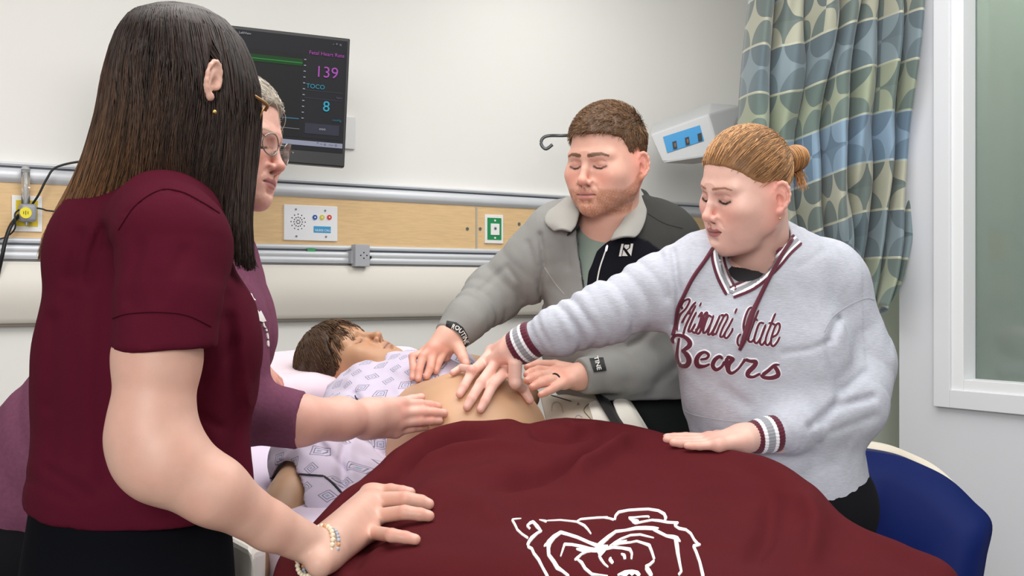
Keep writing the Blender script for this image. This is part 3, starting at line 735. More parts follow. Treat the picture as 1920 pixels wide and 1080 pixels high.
    so = o.modifiers.new('thick', 'SOLIDIFY'); so.thickness = .002
    tr = tube_obj('curtain_track', [V(1380, -420, 3.3), V(1800, -420, 3.3)], .012, m_alu, o, n=2)
curtain()
# equipment cart, its dark tones standing in for the unlit opening by the side wall
ct = empty('equipment_cart', V(1600, 900, 3.9)*np.array((1, 1, 0))); props(ct, 'tall equipment cart with dark tones standing in for the unlit gap behind the blonde woman', 'equipment cart')
m_dk = mat('cart_dark', (44, 44, 38), .6); m_dk2 = mat('cart_mid', (66, 66, 56), .6)
cc0 = V(1600, 700, 4.0); 
box('cabinet', (cc0[0], 4.05, .55), (.62, .40, 1.0), m_dk, ct, bev=.01)
box('upper_shelf', (cc0[0], 4.05, 1.10), (.62, .38, .03), m_dk2, ct, bev=.005)
box('gap_shade_panel', (cc0[0], 4.27, 1.02), (.66, .03, 2.0), m_dk2, ct, bev=.005)  # dark sheet closing the opening, its colour stands in for the shade there
for i, (x_, z_, w_, h_) in enumerate(((1662, 1.0, .07, .10), (1672, .9, .06, .05), (1655, .82, .12, .03))): q = V(x_, 600, 3.83); box('instrument', (q[0], 3.83, z_), (w_, .04, h_), m_black if i else m_dk2, ct, bev=.004)
# light partition between the cart and headwall (end of the back wall return)
# blue padded chair
def blue_chair():
    o = empty('padded_chair', V(1740, 900, 2.35)*np.array((1, 1, 0))); props(o, 'royal blue padded recliner with beige rim in the lower right corner', 'chair')
    top = [(1540, 846, 2.62), (1605, 846, 2.55), (1690, 858, 2.5), (1745, 878, 2.42), (1790, 903, 2.36), (1832, 942, 2.3), (1868, 984, 2.25), (1858, 1050, 2.22), (1845, 1130, 2.2)]
    T_ = spline([V(*p) for p in top], 60); rows = []
    dn = unit((-.42, -.5, 0)); out = []
    n_in = np.array((-.10, -.35, -.03))
    base = []
    for p in T_:
        pass
    # thick curved shell: outline extruded towards the viewer's left, with a bevelled rim and a pad face
    ctr = V(1660, 1120, 2.3)
    def ring(off, shrink):
        return np.array([p+off+(ctr-p)*shrink*np.array((1, 1, 1)) for p in T_])
    secs = [ring(np.array((0, .10, -.02)), .05), ring(np.array((0, .09, 0)), 0), ring(np.array((0, .02, 0)), 0), ring(np.array((-.02, -.005, 0)), .07), ring(np.array((-.05, -.02, 0)), .16), ring(np.array((-.05, .02, 0)), .5), ring(np.array((-.05, .04, 0)), .98)]
    G = np.array(secs); VV, FF = grid_surf(G); mesh_obj('padding', VV, FF, mat('blue_vinyl', (8, 26, 84), .6, spec=.12, bump=.15, bscale=60), o)
    rim = [ring(np.array((0, .14, -.03)), .02), ring(np.array((0, .135, .012)), -.008), ring(np.array((0, .095, .012)), -.008), ring(np.array((0, .09, -.01)), .01)]
    VV, FF = grid_surf(np.array([r[:42] for r in rim])); mesh_obj('rim', VV, FF, mat('beige_rim', (214, 206, 188), .5), o)
    q = V(1660, 1120, 2.4); box('seat_box', (q[0], 2.42, .30), (.55, .30, .60), mat('blue_vinyl', (14, 36, 98), .5), o, bev=.03)
    return o
blue_chair()
# ---------------------------------------------------------------- bed
BA = unit((.478, -.878, 0)); BN = unit((-.878, -.478, 0)); BC = np.array((-.06, 2.08, 0))      # axis to the foot, side towards the viewer, middle
MB = np.stack([BA, BN, ZU], 1)
def bp(u, v, z): return BC+BA*u+BN*v+ZU*z
m_bedp = mat('bed_plastic', (226, 222, 212), .4); m_bedt = mat('bed_taupe', (182, 172, 156), .5); m_sheet = mat('sheet_lavender', (226, 212, 232), .85, bump=.1, bscale=400)
bed = empty('hospital_bed', bp(0, 0, 0)); props(bed, 'raised hospital bed with beige plastic rails under the manikin', 'bed')
box('base_frame', bp(.1, 0, .45), (1.5, .62, .12), m_grey, bed, M=MB, bev=.02)
for su in (-.5, .6):
    for sv in (-.28, .28):
        box('leg', bp(su, sv, .22), (.07, .07, .40), m_grey, bed, M=MB, bev=.01)
        o = cyl('caster', bp(su, sv-.02, .06), bp(su, sv+.02, .06), .06, m_black, bed)
box('lift_column', bp(.05, 0, .62), (.5, .3, .26), m_grey, bed, M=MB, bev=.02)
box('deck', bp(-.1, 0, .76), (1.5, .84, .05), m_bedp, bed, M=MB, bev=.01)
# mattress with raised back
vm = Vol(.012)
def slab(a, b, w, t, r=.05):
    a = np.asarray(a, float); b = np.asarray(b, float); ax = unit(b-a); up = unit(np.cross(ax, BN)); up = up if up[2] > 0 else -up; c = (a+b)/2; Lh = np.linalg.norm(b-a)/2
    def f(X, Y, Z):
        x, y, z = X-c[0], Y-c[1], Z-c[2]
        q = [np.abs(x*ax[0]+y*ax[1]+z*ax[2])-Lh+r, np.abs(x*BN[0]+y*BN[1]+z*BN[2])-w+r, np.abs(x*up[0]+y*up[1]+z*up[2])-t+r]
        return np.sqrt(sum(np.maximum(k, 0)**2 for k in q))+np.minimum(np.maximum(q[0], np.maximum(q[1], q[2])), 0)-r
    e = np.abs(ax)*Lh+np.abs(BN)*w+np.abs(up)*t
    return f, c-e, c+e
for A_, B_ in (((-.86, 0, .925), (-.15, 0, .84)), ((-.2, 0, .84), (.58, 0, .84))):
    f, lo, hi = slab(bp(*A_), bp(*B_), .43, .065, .045); vm.fn(f, lo, hi, .04)
a = vm.mesh(); mt_ = mesh_obj('mattress', *a[:2], m_sheet); props(mt_, 'mattress under a pale lavender sheet on the hospital bed', 'mattress')
# pillow
vp = Vol(.008); pc = V(600, 722, 2.72)
f, lo, hi = slab(pc-BA*.17+ZU*.03, pc+BA*.20-ZU*.02, .33, .055, .05); vp.fn(f, lo, hi, 0)
vp.post = lambda x, y, z: .006*wob(x, y, z, 22)+.002*wob(x, y, z, 60, 5)
a = vp.mesh(); pl = mesh_obj('pillow', *a[:2], mat('pillow_cotton', (236, 216, 226), .85, sheen=.2)); props(pl, 'soft white pink pillow under the head of the manikin', 'pillow')
# rails: the far one with its controls, the near one low
far = empty('rail_dummy', (0, 0, 0)) if 0 else None
def hull(name, pts, m, parent, bev=.006, **kw):
    bm = bmesh.new(); vs = [bm.verts.new(Vector(p)) for p in pts]; r = bmesh.ops.convex_hull(bm, input=vs)
    bmesh.ops.delete(bm, geom=[v for v in bm.verts if not v.link_faces], context='VERTS')
    if bev: bmesh.ops.bevel(bm, geom=list(bm.edges), offset=bev, segments=3, profile=.6, affect='EDGES', clamp_overlap=True)
    return bm_obj(name, bm, m, parent, **kw)
dr = np.array((.10, .14, 0))
def slabq(name, quad, m, th=.05, parent=bed, bev=.008, **kw):
    q = [V(*p) for p in quad]; return hull(name, q+[p+np.array((.02, th, -.01)) for p in q], m, parent, bev, **kw)
r1 = slabq('side_rail', [(1010, 742, 2.42), (1118, 735, 2.44), (1150, 830, 2.10), (1035, 850, 2.12)], m_bedt, .05)
slabq('rail_cap', [(1100, 755, 2.36), (1122, 748, 2.38), (1185, 830, 2.05), (1125, 840, 2.03)], m_bedp, .05, r1)
slabq('rail_slot', [(1112, 737, 2.38), (1122, 737, 2.38), (1178, 815, 2.10), (1158, 815, 2.09)], m_black, .02, r1, .002)
r2 = slabq('side_rail', [(1144, 748, 2.36), (1172, 746, 2.38), (1222, 830, 2.08), (1178, 835, 2.06)], m_bedp, .06)
rb_ = bvh_of(r1)
marks('panel_joint', rb_, [[(1032, 741), (1072, 753)]], m_black, r1, w=1.6, off=.001)
marks('panel_joint', rb_, [[(1110, 754), (1099, 762), (1095, 771), (1104, 782), (1112, 791)]], mat('joint_brown', (90, 80, 68), .6), r1, w=1.6, off=.001)
marks('control_mark', rb_, [], mat('mark_brown', (130, 112, 96), .6), r1, fills=[[(1084, 754), (1087, 760), (1081, 760)]], off=.001)
marks('control_ring', rb_, [[(1086, 779), (1092, 783)], [(1078, 787), (1080, 781), (1086, 779)]], mat('ring_mauve', (150, 136, 146), .5), r1, w=2, off=.001)
marks('grip_groove', rb_, [[(1034, 772), (1036, 758), (1044, 754), (1052, 760), (1056, 775)]], mat('groove_taupe', (150, 142, 128), .5), r1, w=2.4, off=.0008)
# near side rail seen below the arm
q0_, q1_ = V(455, 1010, 1.62), V(455, 1230, 1.62)
bmn = hull('side_rail', [V(424, 1002, 1.66), V(476, 1030, 1.60), V(470, 1250, 1.60), V(418, 1250, 1.66), V(430, 1002, 1.80), V(500, 1025, 1.74), V(495, 1250, 1.74), V(424, 1250, 1.80)], m_bedp, bed, .012)
# ---------------------------------------------------------------- manikin
SK_M = (190, 150, 118)
m_mask = mat('manikin_skin', (194, 152, 118), .45, attr=True, vary=.03, vscale=25, bump=.04, bscale=700)
MKM = rot(-122.8, 59, 22); MKO = V(651.6, 683, 2.62)
hv = head_vol(.0025, MKM, MKO, sc=.98, neck_to=V(735, 745, 2.50), ears=(1,), lips=.8)
fcm = face_color((188, 146, 112), (172, 118, 92), (178, 138, 106), (110, 78, 58), blush=.25, liner=.5, brow_w=.001)
hm = hv.mesh(fcm)
bv = Vol(.007)
CBe = V(885, 852, 2.20)
bv.ell(CBe, (.158, .185, .165), k=.0)
bv.ell(CBe+np.array((-.07, .10, -.03)), (.14, .17, .12), k=.05)
bv.cone(V(850, 850, 2.22)+ZU*-.0, V(745, 775, 2.48), .115, .11, k=.06)
bv.cone(V(900, 930, 2.14), bp(.2, 0, .86), .11, .09, k=.05)
bv.cone(V(735, 745, 2.50), V(750, 790, 2.48), .05, .08, k=.05)
# legs under the blanket
for dx, s_ in ((-.14, 1), (.14, 1)):
    h0 = bp(.20, -dx*.8, .86); k0 = bp(.50, -dx*1.1, .84); f0 = bp(.76, -dx, .84)
    bv.cone(h0, k0, .085, .06, k=.03); bv.cone(k0, f0, .055, .04, k=.02); bv.cone(f0, f0+ZU*.02+BA*.03, .04, .03, k=.02)
body_m = bv.mesh(lambda x, y, z: np.ones((len(x), 3))*np.array((196, 154, 120.)))
av = Vol(.004)
av.cone(V(700, 800, 2.38), V(590, 870, 2.12), .06, .05, k=.0); av.chain([V(590, 870, 2.12), V(545, 935, 1.99), V(497, 1010, 1.86), V(462, 1092, 1.74)], [.05, .044, .036, .025], k=.02)
for i, (dx, dy) in enumerate(((-12, 50), (-2, 56), (8, 56), (18, 50))): av.chain([V(462, 1092, 1.74), V(462+dx, 1092+dy, 1.72), V(462+dx*1.5, 1092+dy+36, 1.70)], [.018, .010, .008], k=.01)
av.chain([V(468, 1100, 1.74), V(492, 1130, 1.72), V(500, 1155, 1.70)], [.014, .010, .008], k=.01)
# the far arm lies along the other side
av.chain([V(800, 690, 2.62), V(905, 700, 2.62), V(985, 745, 2.50)], [.048, .04, .032], k=.0)
arm_m = av.mesh(lambda x, y, z: np.ones((len(x), 3))*np.array((176, 138, 108.)))
VV, FF, CC = join([hm, body_m, arm_m])
mk = mesh_obj('manikin', VV, FF, m_mask, C=CC); props(mk, 'tan birthing manikin with brown wig lying in bed with bare round belly', 'manikin')
belly = BVHTree.FromPolygons([tuple(v) for v in body_m[0]], [tuple(map(int, f)) for f in body_m[1]])
# navel side seam line
# wig
def wig():
    rnd = np.random.RandomState(3)
    hl = line_fn([(-.12, -.09), (-.03, -.075), (-.012, -.02), (.02, .006), (.05, .046), (.075, .060), (.12, .064)])
    v = Vol(.0045, MKM*.98, MKO); v.ell(C0, CR+.011, k=0)
    v.fn(lambda x, y, z: (hl(y)+0*x-z)*.75+.003, -np.ones(3), np.ones(3), .008, 's') if 0 else None
    v.fn(lambda x, y, z: -((hl(y)+0*x-z)*.75), C0-.2, C0+.2, .008, 's')
    v.post = lambda x, y, z: .0025*wob(x*1.0, y*1.0, z*.5, 240)
    a = v.mesh(lambda x, y, z: np.ones((len(x), 3))*np.array((66, 46, 32.)))
    P = scalp_pts(1500, lambda x, y, z: z > hl(y)-.004, rnd, 1.05); n = len(P); s = 12; T = np.zeros((n, s, 3)); T[:, 0] = P
    part = np.array((.01, .03, .11))
    for i in range(1, s):
        d = T[:, i-1]-part; d[:, 2] -= .01; dn_ = d/(np.linalg.norm(d, axis=1, keepdims=True)+1e-6)
        g = np.array((0, -.35, -.75)); st = dn_*.35+g+rnd.randn(n, 3)*.12; st /= np.linalg.norm(st, axis=1, keepdims=True)
        q = T[:, i-1]+st*.0085; inner = to_scalp(q, .010+.003*math.sin(i))
        out = np.linalg.norm((q-C0)/(CR+.012), axis=1) > 1.0
        T[:, i] = np.where((out & (q[:, 2] < -.02))[:, None], q, inner)
    R_ = .0011*np.linspace(1, .25, s)[None]*(1+.3*rnd.rand(n, 1))
    c = lin(np.array((84, 60, 40.))*(1+.5*(rnd.rand(n, 1)-.4)))
    b = tubes(T, R_, 3, c[:, None, :]); b = ((b[0]@(MKM*.98).T)+MKO, b[1], b[2])
    VV, FF, CC = join([a, b]); o = mesh_obj('wig', VV, FF, mat('hair', (80, 60, 45), .45, attr=True, spec=.35), mk, C=CC); o['label'] = 'short brown wig'
wig()
# gown
def gown_mat():
    m, nt, bs = nodes_mat('gown_print'); bs.inputs['Roughness'].default_value = .85; bs.inputs['Sheen Weight'].default_value = .15
    tc = N(nt, 'ShaderNodeTexCoord'); mp = N(nt, 'ShaderNodeMapping'); mp.inputs['Rotation'].default_value = (math.radians(35), 0, math.radians(35)); L(nt, tc.outputs['Object'], mp.inputs[0])
    sp = N(nt, 'ShaderNodeSeparateXYZ'); L(nt, mp.outputs[0], sp.inputs[0])
    def M_(op, a, b=None):
        n = N(nt, 'ShaderNodeMath', operation=op)
        for i, q in enumerate((a, b)):
            if q is None: continue
            if hasattr(q, 'links'): L(nt, q, n.inputs[i])
            else: n.inputs[i].default_value = q
        return n.outputs[0]
    c = .040; x = M_('MULTIPLY', sp.outputs[0], 1/c); y0 = M_('MULTIPLY', sp.outputs[2], 1/c); y = M_('ADD', y0, M_('MULTIPLY', M_('FLOOR', x), .5))
    fx_, fy_ = M_('ABSOLUTE', M_('SUBTRACT', M_('FRACT', x), .5)), M_('ABSOLUTE', M_('SUBTRACT', M_('FRACT', y), .5))
    cv = N(nt, 'ShaderNodeCombineXYZ'); L(nt, M_('FLOOR', x), cv.inputs[0]); L(nt, M_('FLOOR', y), cv.inputs[1]); wn = N(nt, 'ShaderNodeTexWhiteNoise', noise_dimensions='2D'); L(nt, cv.outputs[0], wn.inputs['Vector'])
    man = M_('MULTIPLY', M_('ADD', fx_, fy_), .80); che = M_('MAXIMUM', fx_, fy_)
    pick = M_('GREATER_THAN', wn.outputs['Value'], .45)
    d = M_('ADD', M_('MULTIPLY', man, pick), M_('MULTIPLY', che, M_('SUBTRACT', 1, pick)))
    r = N(nt, 'ShaderNodeValToRGB'); r.color_ramp.interpolation = 'CONSTANT'; L(nt, d, r.inputs[0]); e = r.color_ramp.elements
    base = lc(202, 192, 212); ink = lc(116, 118, 138); ink2 = lc(150, 164, 190)
    for p, cc in ((0, ink2), (.06, base), (.12, ink), (.155, base), (.22, ink), (.255, base)):
        if p == 0: e[0].position = 0; e[0].color = cc
        else: q = e.new(p); q.color = cc
    e[len(e)-1].color = base
    L(nt, r.outputs[0], bs.inputs['Base Color']); return m
m_gown = gown_mat()
gv = Vol(.0048)
gv.cone(V(735, 775, 2.46), V(800, 775, 2.40), .128, .125, k=.0)                      # chest
gv.cone(V(690, 790, 2.44), V(790, 850, 2.24), .095, .105, k=.05)                    # near side of trunk
gv.cone(V(840, 705, 2.56), V(790, 740, 2.50), .07, .09, k=.05)
gv.chain([V(690, 775, 2.42), V(645, 835, 2.22), V(588, 868, 2.10)], [.085, .078, .085], k=.05)     # near sleeve
gv.cone(V(680, 905, 2.10), V(655, 960, 1.98), .055, .05, k=.04)
gv.cone(V(600, 900, 2.05), V(600, 960, 1.96), .075, .05, k=.03)
gv.cone(V(735, 735, 2.44), V(680, 690, 2.50), .062, .045, k=.02, mode='s')
def gpost(x, y, z):
    px = 960+x/y*F; py = HZ-(z-CZ)/y*F
    f = .0045*wob(x, y, z, 34, 3)+.004*np.abs(wob(x*1.2, y*.7, z, 55, 9))-.002
    c1 = np.exp(-((seg_d(px, py, [(665, 740), (690, 780), (712, 815)])/7)**2))+np.exp(-((seg_d(px, py, [(770, 758), (840, 715), (870, 700)])/6)**2))*.6
    c2 = np.exp(-((seg_d(px, py, [(650, 820), (640, 860), (645, 930)])/8)**2))+np.exp(-((seg_d(px, py, [(600, 830), (625, 860), (650, 885)])/6)**2))*.7
    return f+.010*(c1+c2)
gv.post = gpost
gv.ell(CBe+np.array((.045, -.045, .02)), (.195, .18, .185), k=.01, mode='s')
a_ = V(545, 935, 1.99)
gv.cone(V(560, 905, 2.05), V(480, 1040, 1.80), .050, .05, k=.004, mode='s')
a = gv.mesh(); gown = mesh_obj('gown', a[0], a[1], m_gown, mk); gb = bvh_of(gown)
marks('gown_piping', gb, [[(476, 914), (500, 899), (540, 889), (580, 891), (607, 893)], [(607, 893), (622, 905), (640, 925)], [(665, 742), (690, 782), (712, 812)]], mat('piping_navy', (30, 28, 44), .7), gown, w=3.2, off=.002)
# ---------------------------------------------------------------- blanket
rows = [
 [(728, 880, 1.97), (782, 838, 2.0), (850, 806, 2.01), (945, 786, 2.02), (988, 795, 2.02), (1050, 785, 2.04), (1140, 789, 2.06), (1230, 806, 2.03), (1330, 836, 1.97), (1430, 856, 1.86), (1515, 905, 1.76), (1590, 974, 1.66), (1700, 1022, 1.55), (1800, 1086, 1.45)],
 [(672, 925, 1.84), (745, 880, 1.87), (840, 845, 1.9), (950, 826, 1.92), (1010, 834, 1.92), (1080, 829, 1.94), (1160, 838, 1.95), (1250, 856, 1.92), (1350, 880, 1.85), (1440, 902, 1.75), (1520, 940, 1.66), (1590, 1002, 1.58), (1680, 1058, 1.48), (1775, 1120, 1.39)],
 [(622, 962, 1.74), (700, 930, 1.76), (810, 905, 1.76), (920, 895, 1.77), (1000, 900, 1.76), (1090, 900, 1.76), (1180, 912, 1.75), (1270, 930, 1.72), (1360, 950, 1.68), (1440, 968, 1.63), (1515, 1002, 1.56), (1580, 1050, 1.49), (1660, 1102, 1.40), (1740, 1155, 1.32)],
 [(565, 1010, 1.62), (660, 992, 1.60), (770, 982, 1.57), (880, 982, 1.55), (980, 986, 1.54), (1080, 988, 1.53), (1180, 998, 1.51), (1270, 1010, 1.50), (1350, 1030, 1.47), (1430, 1052, 1.44), (1500, 1084, 1.40), (1570, 1124, 1.35), (1640, 1165, 1.3), (1700, 1205, 1.25)],
 [(518, 1082, 1.46), (620, 1082, 1.42), (740, 1080, 1.38), (850, 1080, 1.36), (960, 1080, 1.34), (1070, 1085, 1.33), (1170, 1092, 1.32), (1260, 1105, 1.31), (1340, 1125, 1.29), (1410, 1145, 1.27), (1480, 1175, 1.24), (1540, 1212, 1.2), (1600, 1250, 1.16), (1660, 1290, 1.1)]]
K = np.array([[V(*p) for p in r] for r in rows])
tuck = K[0].copy(); tuck[:, 2] -= np.r_[np.full(6, .03), .05, .06, .06, .06, .06, .07, .07, .07]; tuck[:, 1] += np.r_[np.full(6, .035), .05, .06, .06, .06, .05, .04, .04, .04]
far_ = tuck.copy(); far_[:, 2] -= np.r_[np.full(6, .02), .06, .14, .2, .25, .28, .28, .28, .28]; far_[6:, 1] += .05; far_[:6, 1] += .02
drop = K[-1].copy(); drop[:, 2] -= .16; drop[:, 1] -= .06; drop2 = drop.copy(); drop2[:, 2] -= .22; drop2[:, 1] -= .02
K = np.concatenate([far_[None], tuck[None], K, drop[None], drop2[None]])
left = K[:, 0].copy(); left[:, 2] -= .02; left[:, 0] -= .0; left[:, 1] += .02; left2 = left.copy(); left2[:, 2] -= .035; left2[:, 0] += .03
K = np.concatenate([left2[:, None], left[:, None], K], 1)
rgt = K[:, -1].copy(); rgt[:, 2] -= .15; rgt[:, 0] += .03; K = np.concatenate([K, rgt[:, None]], 1)
nr, ncn = 190, 310
K1 = np.stack([spline(K[:, j], nr) for j in range(K.shape[1])], 1); G = np.stack([spline(K1[i], ncn) for i in range(nr)])
X, Y, Z = G[..., 0], G[..., 1], G[..., 2]; px = 960+X/Y*F; py = HZ-(Z-CZ)/Y*F
dz = np.zeros_like(Z)
for pts, w_, amp in (
    ([(560, 1010), (640, 945), (710, 885), (790, 835), (870, 806), (960, 792)], 12, .010),
    ([(590, 1025), (660, 955), (735, 893), (800, 848), (880, 815), (970, 803)], 8, -.016),
    ([(690, 918), (745, 882), (830, 848), (930, 838), (1010, 838)], 9, .007),
    ([(760, 935), (840, 905), (930, 885), (1020, 880)], 22, .005),
    ([(1165, 815), (1125, 840), (1070, 868), (1010, 893), (900, 918)], 12, -.012),
    ([(1205, 808), (1170, 830), (1110, 870), (1050, 905)], 14, .010),
    ([(985, 796), (1000, 815), (1060, 822), (1120, 812)], 8, -.008),
    ([(1050, 790), (1080, 806), (1140, 800)], 8, .006),
    ([(700, 975), (800, 930), (900, 945), (980, 1000)], 20, .005),
    ([(1430, 870), (1450, 930), (1440, 1000), (1400, 1080)], 22, -.006),
    ([(1500, 900), (1530, 980), (1520, 1080)], 22, .006),
    ([(1220, 840), (1330, 880), (1420, 930)], 26, .004),
    ([(640, 1080), (690, 1010), (760, 960)], 18, -.008)):
    q0 = np.array(pts[0]); q1 = np.array(pts[-1]); tt_ = ((px-q0[0])*(q1-q0)[0]+(py-q0[1])*(q1-q0)[1])/((q1-q0)@(q1-q0)); wn_ = np.clip(tt_/.3, 0, 1)*np.clip((1-tt_)/.3, 0, 1)
    dz += 2.1*amp*np.exp(-(seg_d(px.ravel(), py.ravel(), pts).reshape(px.shape)/w_)**2)*wn_*wn_*(3-2*wn_)
dz += .0042*wob(X, Y, Z, 10)+.0012*wob(X, Y, Z, 30, 8)
G[..., 2] += dz
VV, FF = grid_surf(G)
m_blank = mat('blanket_fleece', (82, 26, 31), .9, spec=.06, bump=.25, bscale=900, vary=.05, vscale=9)
bl = mesh_obj('blanket', VV, FF[:, ::-1], m_blank); props(bl, 'maroon fleece blanket with a white bear head outline spread over the bed', 'blanket')
sm = bl.modifiers.new('thick', 'SOLIDIFY'); sm.thickness = .004; sm.offset = -1
blb = bvh_of(bl)
# the bear head emblem, outlined in white strokes (pixel tracks laid on the cloth)
def zp(ox, oy, s, pts): return [(ox+p[0]/s, oy+p[1]/s)+((p[2]/s,) if len(p) > 2 else ()) for p in pts]
A1 = lambda *p: zp(940, 940, 7.714, p); A2 = lambda *p: zp(1120, 940, 7.714, p)
m_ink = mat('print_white', (246, 244, 242), .7)
strokes = [A1((290, 253, 8), (220, 258, 18), (150, 268, 24)), A1((150, 268, 30), (190, 330, 34), (230, 415, 34), (300, 480, 32), (390, 540, 34)),
 A1((420, 405, 38), (385, 375, 30), (372, 360, 34), (420, 315, 42), (460, 300, 44), (520, 370, 60), (575, 435, 36)),
 A1((590, 430, 30), (520, 465, 40), (440, 535, 60), (400, 590, 50), (375, 650, 50)), A1((375, 655, 44), (440, 690, 44), (470, 760, 46), (540, 850, 50), (590, 950, 44), (660, 1075, 50), (690, 1150, 50)),
 A1((545, 272, 6), (600, 282, 24), (660, 298, 44)), A1((660, 285, 12), (850, 275, 18), (1000, 290, 20), (1090, 300, 26), (1200, 355, 40), (1250, 410, 34), (1300, 482, 20)),
 A1((1090, 295, 22), (1150, 262, 26), (1280, 250, 26), (1400, 240, 26), (1543, 236, 26)), A2((0, 243, 24), (90, 238, 24), (170, 250, 26), (245, 272, 34)),
 A2((252, 280, 36), (262, 215, 40), (310, 160, 40), (450, 132, 34), (600, 122, 34), (740, 116, 34), (880, 138, 38), (965, 185, 46), (990, 240, 50), (975, 285, 40)),
 A2((755, 242, 26), (735, 222, 24), (640, 226, 20), (540, 238, 22), (450, 240, 24)), A2((450, 245, 20), (510, 280, 50), (600, 290, 40)), A2((500, 300, 26), (550, 322, 34), (660, 300, 28), (790, 275, 30), (900, 285, 36), (1020, 308, 34), (1175, 315, 34)),
 A2((1175, 318, 20), (1130, 345, 36), (1105, 352, 30)), A2((1110, 352, 30), (1180, 395, 40), (1280, 415, 38), (1350, 470, 40), (1400, 560, 40), (1450, 620, 46), (1495, 632, 20)), A2((1495, 638, 14), (1430, 645, 36), (1385, 640, 36)), A2((1385, 640, 44), (1430, 740, 46), (1480, 880, 46), (1525, 1070, 56), (1530, 1150, 50)),
 A1((1400, 650, 60), (1280, 605, 44), (1100, 525, 44), (960, 480, 44), (860, 452, 50), (760, 520, 70), (690, 600, 90), (680, 680, 60), (685, 780, 56), (760, 880, 64), (810, 965, 70), (880, 1010, 46), (980, 1090, 46)), A1((700, 580, 40), (640, 635, 40), (612, 660, 14)),
 A1((855, 810, 20), (890, 700, 34), (915, 625, 40), (1020, 630, 36), (1150, 655, 40), (1280, 690, 40), (1400, 710, 50)), A1((1080, 695, 20), (1180, 710, 60), (1300, 715, 50), (1420, 700, 90)),
 A1((1350, 725, 16), (1240, 735, 26), (1160, 770, 34), (1090, 835, 50), (1055, 855, 20)), A1((1100, 845, 30), (1160, 890, 50), (1210, 975, 50), (1310, 1060, 46), (1430, 1070, 20), (1543, 1085, 18)),
 A1((1420, 640, 70), (1500, 570, 56), (1560, 520, 50)), A2((0, 670, 90), (60, 600, 60), (160, 520, 60), (270, 440, 44), (400, 425, 34), (560, 392, 50), (700, 388, 56), (820, 395, 56), (890, 395, 14)), A2((800, 400, 50), (880, 445, 44), (1000, 505, 40), (1100, 520, 60), (1150, 540, 70), (1205, 590, 14)),
 A2((1130, 530, 60), (1150, 640, 70), (1165, 760, 60), (1190, 900, 46), (1215, 1020, 40), (1170, 1075, 40)),
 A2((0, 700, 150), (50, 690, 120), (110, 690, 50), (230, 670, 36), (360, 680, 36), (470, 700, 50), (500, 760, 40), (492, 850, 30)), A2((170, 660, 24), (260, 600, 36), (340, 550, 30), (480, 495, 30), (620, 485, 28), (720, 510, 22), (820, 535, 12)),
 A2((240, 640, 30), (330, 600, 50), (430, 570, 10)), A2((230, 645, 30), (330, 610, 40), (480, 600, 24), (570, 580, 28), (680, 615, 36), (750, 640, 50), (790, 740, 44), (825, 850, 40)), A2((825, 860, 40), (760, 920, 44), (690, 955, 50)), A2((700, 950, 70), (740, 1010, 76), (790, 1090, 60)),
 A2((20, 780, 40), (50, 840, 44), (100, 910, 34), (160, 960, 20)), A2((195, 815, 30), (185, 850, 60), (230, 905, 50)), A2((340, 765, 24), (390, 785, 50), (400, 850, 50)),
 A2((290, 1075, 30), (400, 1025, 40), (500, 1015, 40), (580, 1030, 40), (620, 1080, 40))]
marks('bear_emblem', blb, strokes, m_ink, bl, w=4, off=.0012, step=1.6, smooth=False, fills=[A1((1370, 640), (1543, 640), (1543, 690), (1450, 800), (1410, 800), (1365, 710)), A2((300, 1078), (400, 1020), (560, 1018), (620, 1080), (590, 1100), (540, 1060), (500, 1090), (460, 1060), (420, 1095))])
# ---------------------------------------------------------------- people: shared pieces
m_skin = mat('skin', (218, 172, 153), .48, attr=True, sss=.12, bump=.12, bscale=800, vary=.03, vscale=60)
m_hair = mat('hair', (80, 60, 45), .45, attr=True, spec=.35)
def S(b, px, py, lift, fb):
    "point lifted off surface b at pixel px,py (fb: depth used when the ray misses)"
    p, n = cast(b, px, py)
    if p is None: return V(px, py, fb)
    if n[2] < 0: n = -n
    return p+n*lift
def arm_color(base, tips=(), nails=(), spots=()):
    base = np.asarray(base, float)
    def f(x, y, z):
        c = np.ones((len(x), 3))*base
        c = mixc(c, base*np.array((1.0, .86, .84)), .18+.2*wob(x, y, z, 60))
        for q, r in tips: c = mixc(c, base*np.array((1.0, .80, .78)), .5*bell(np.sqrt((x-q[0])**2+(y-q[1])**2+(z-q[2])**2), r))
        for q, r in nails: c = mixc(c, base*.45+np.array((232, 190, 182.))*.55, np.clip((r-np.sqrt((x-q[0])**2+(y-q[1])**2+(z-q[2])**2))/.0012+.5, 0, 1)*.5)
        for q, r in spots: c = mixc(c, base*.6, bell(np.sqrt((x-q[0])**2+(y-q[1])**2+(z-q[2])**2), r))
        return c
    return f
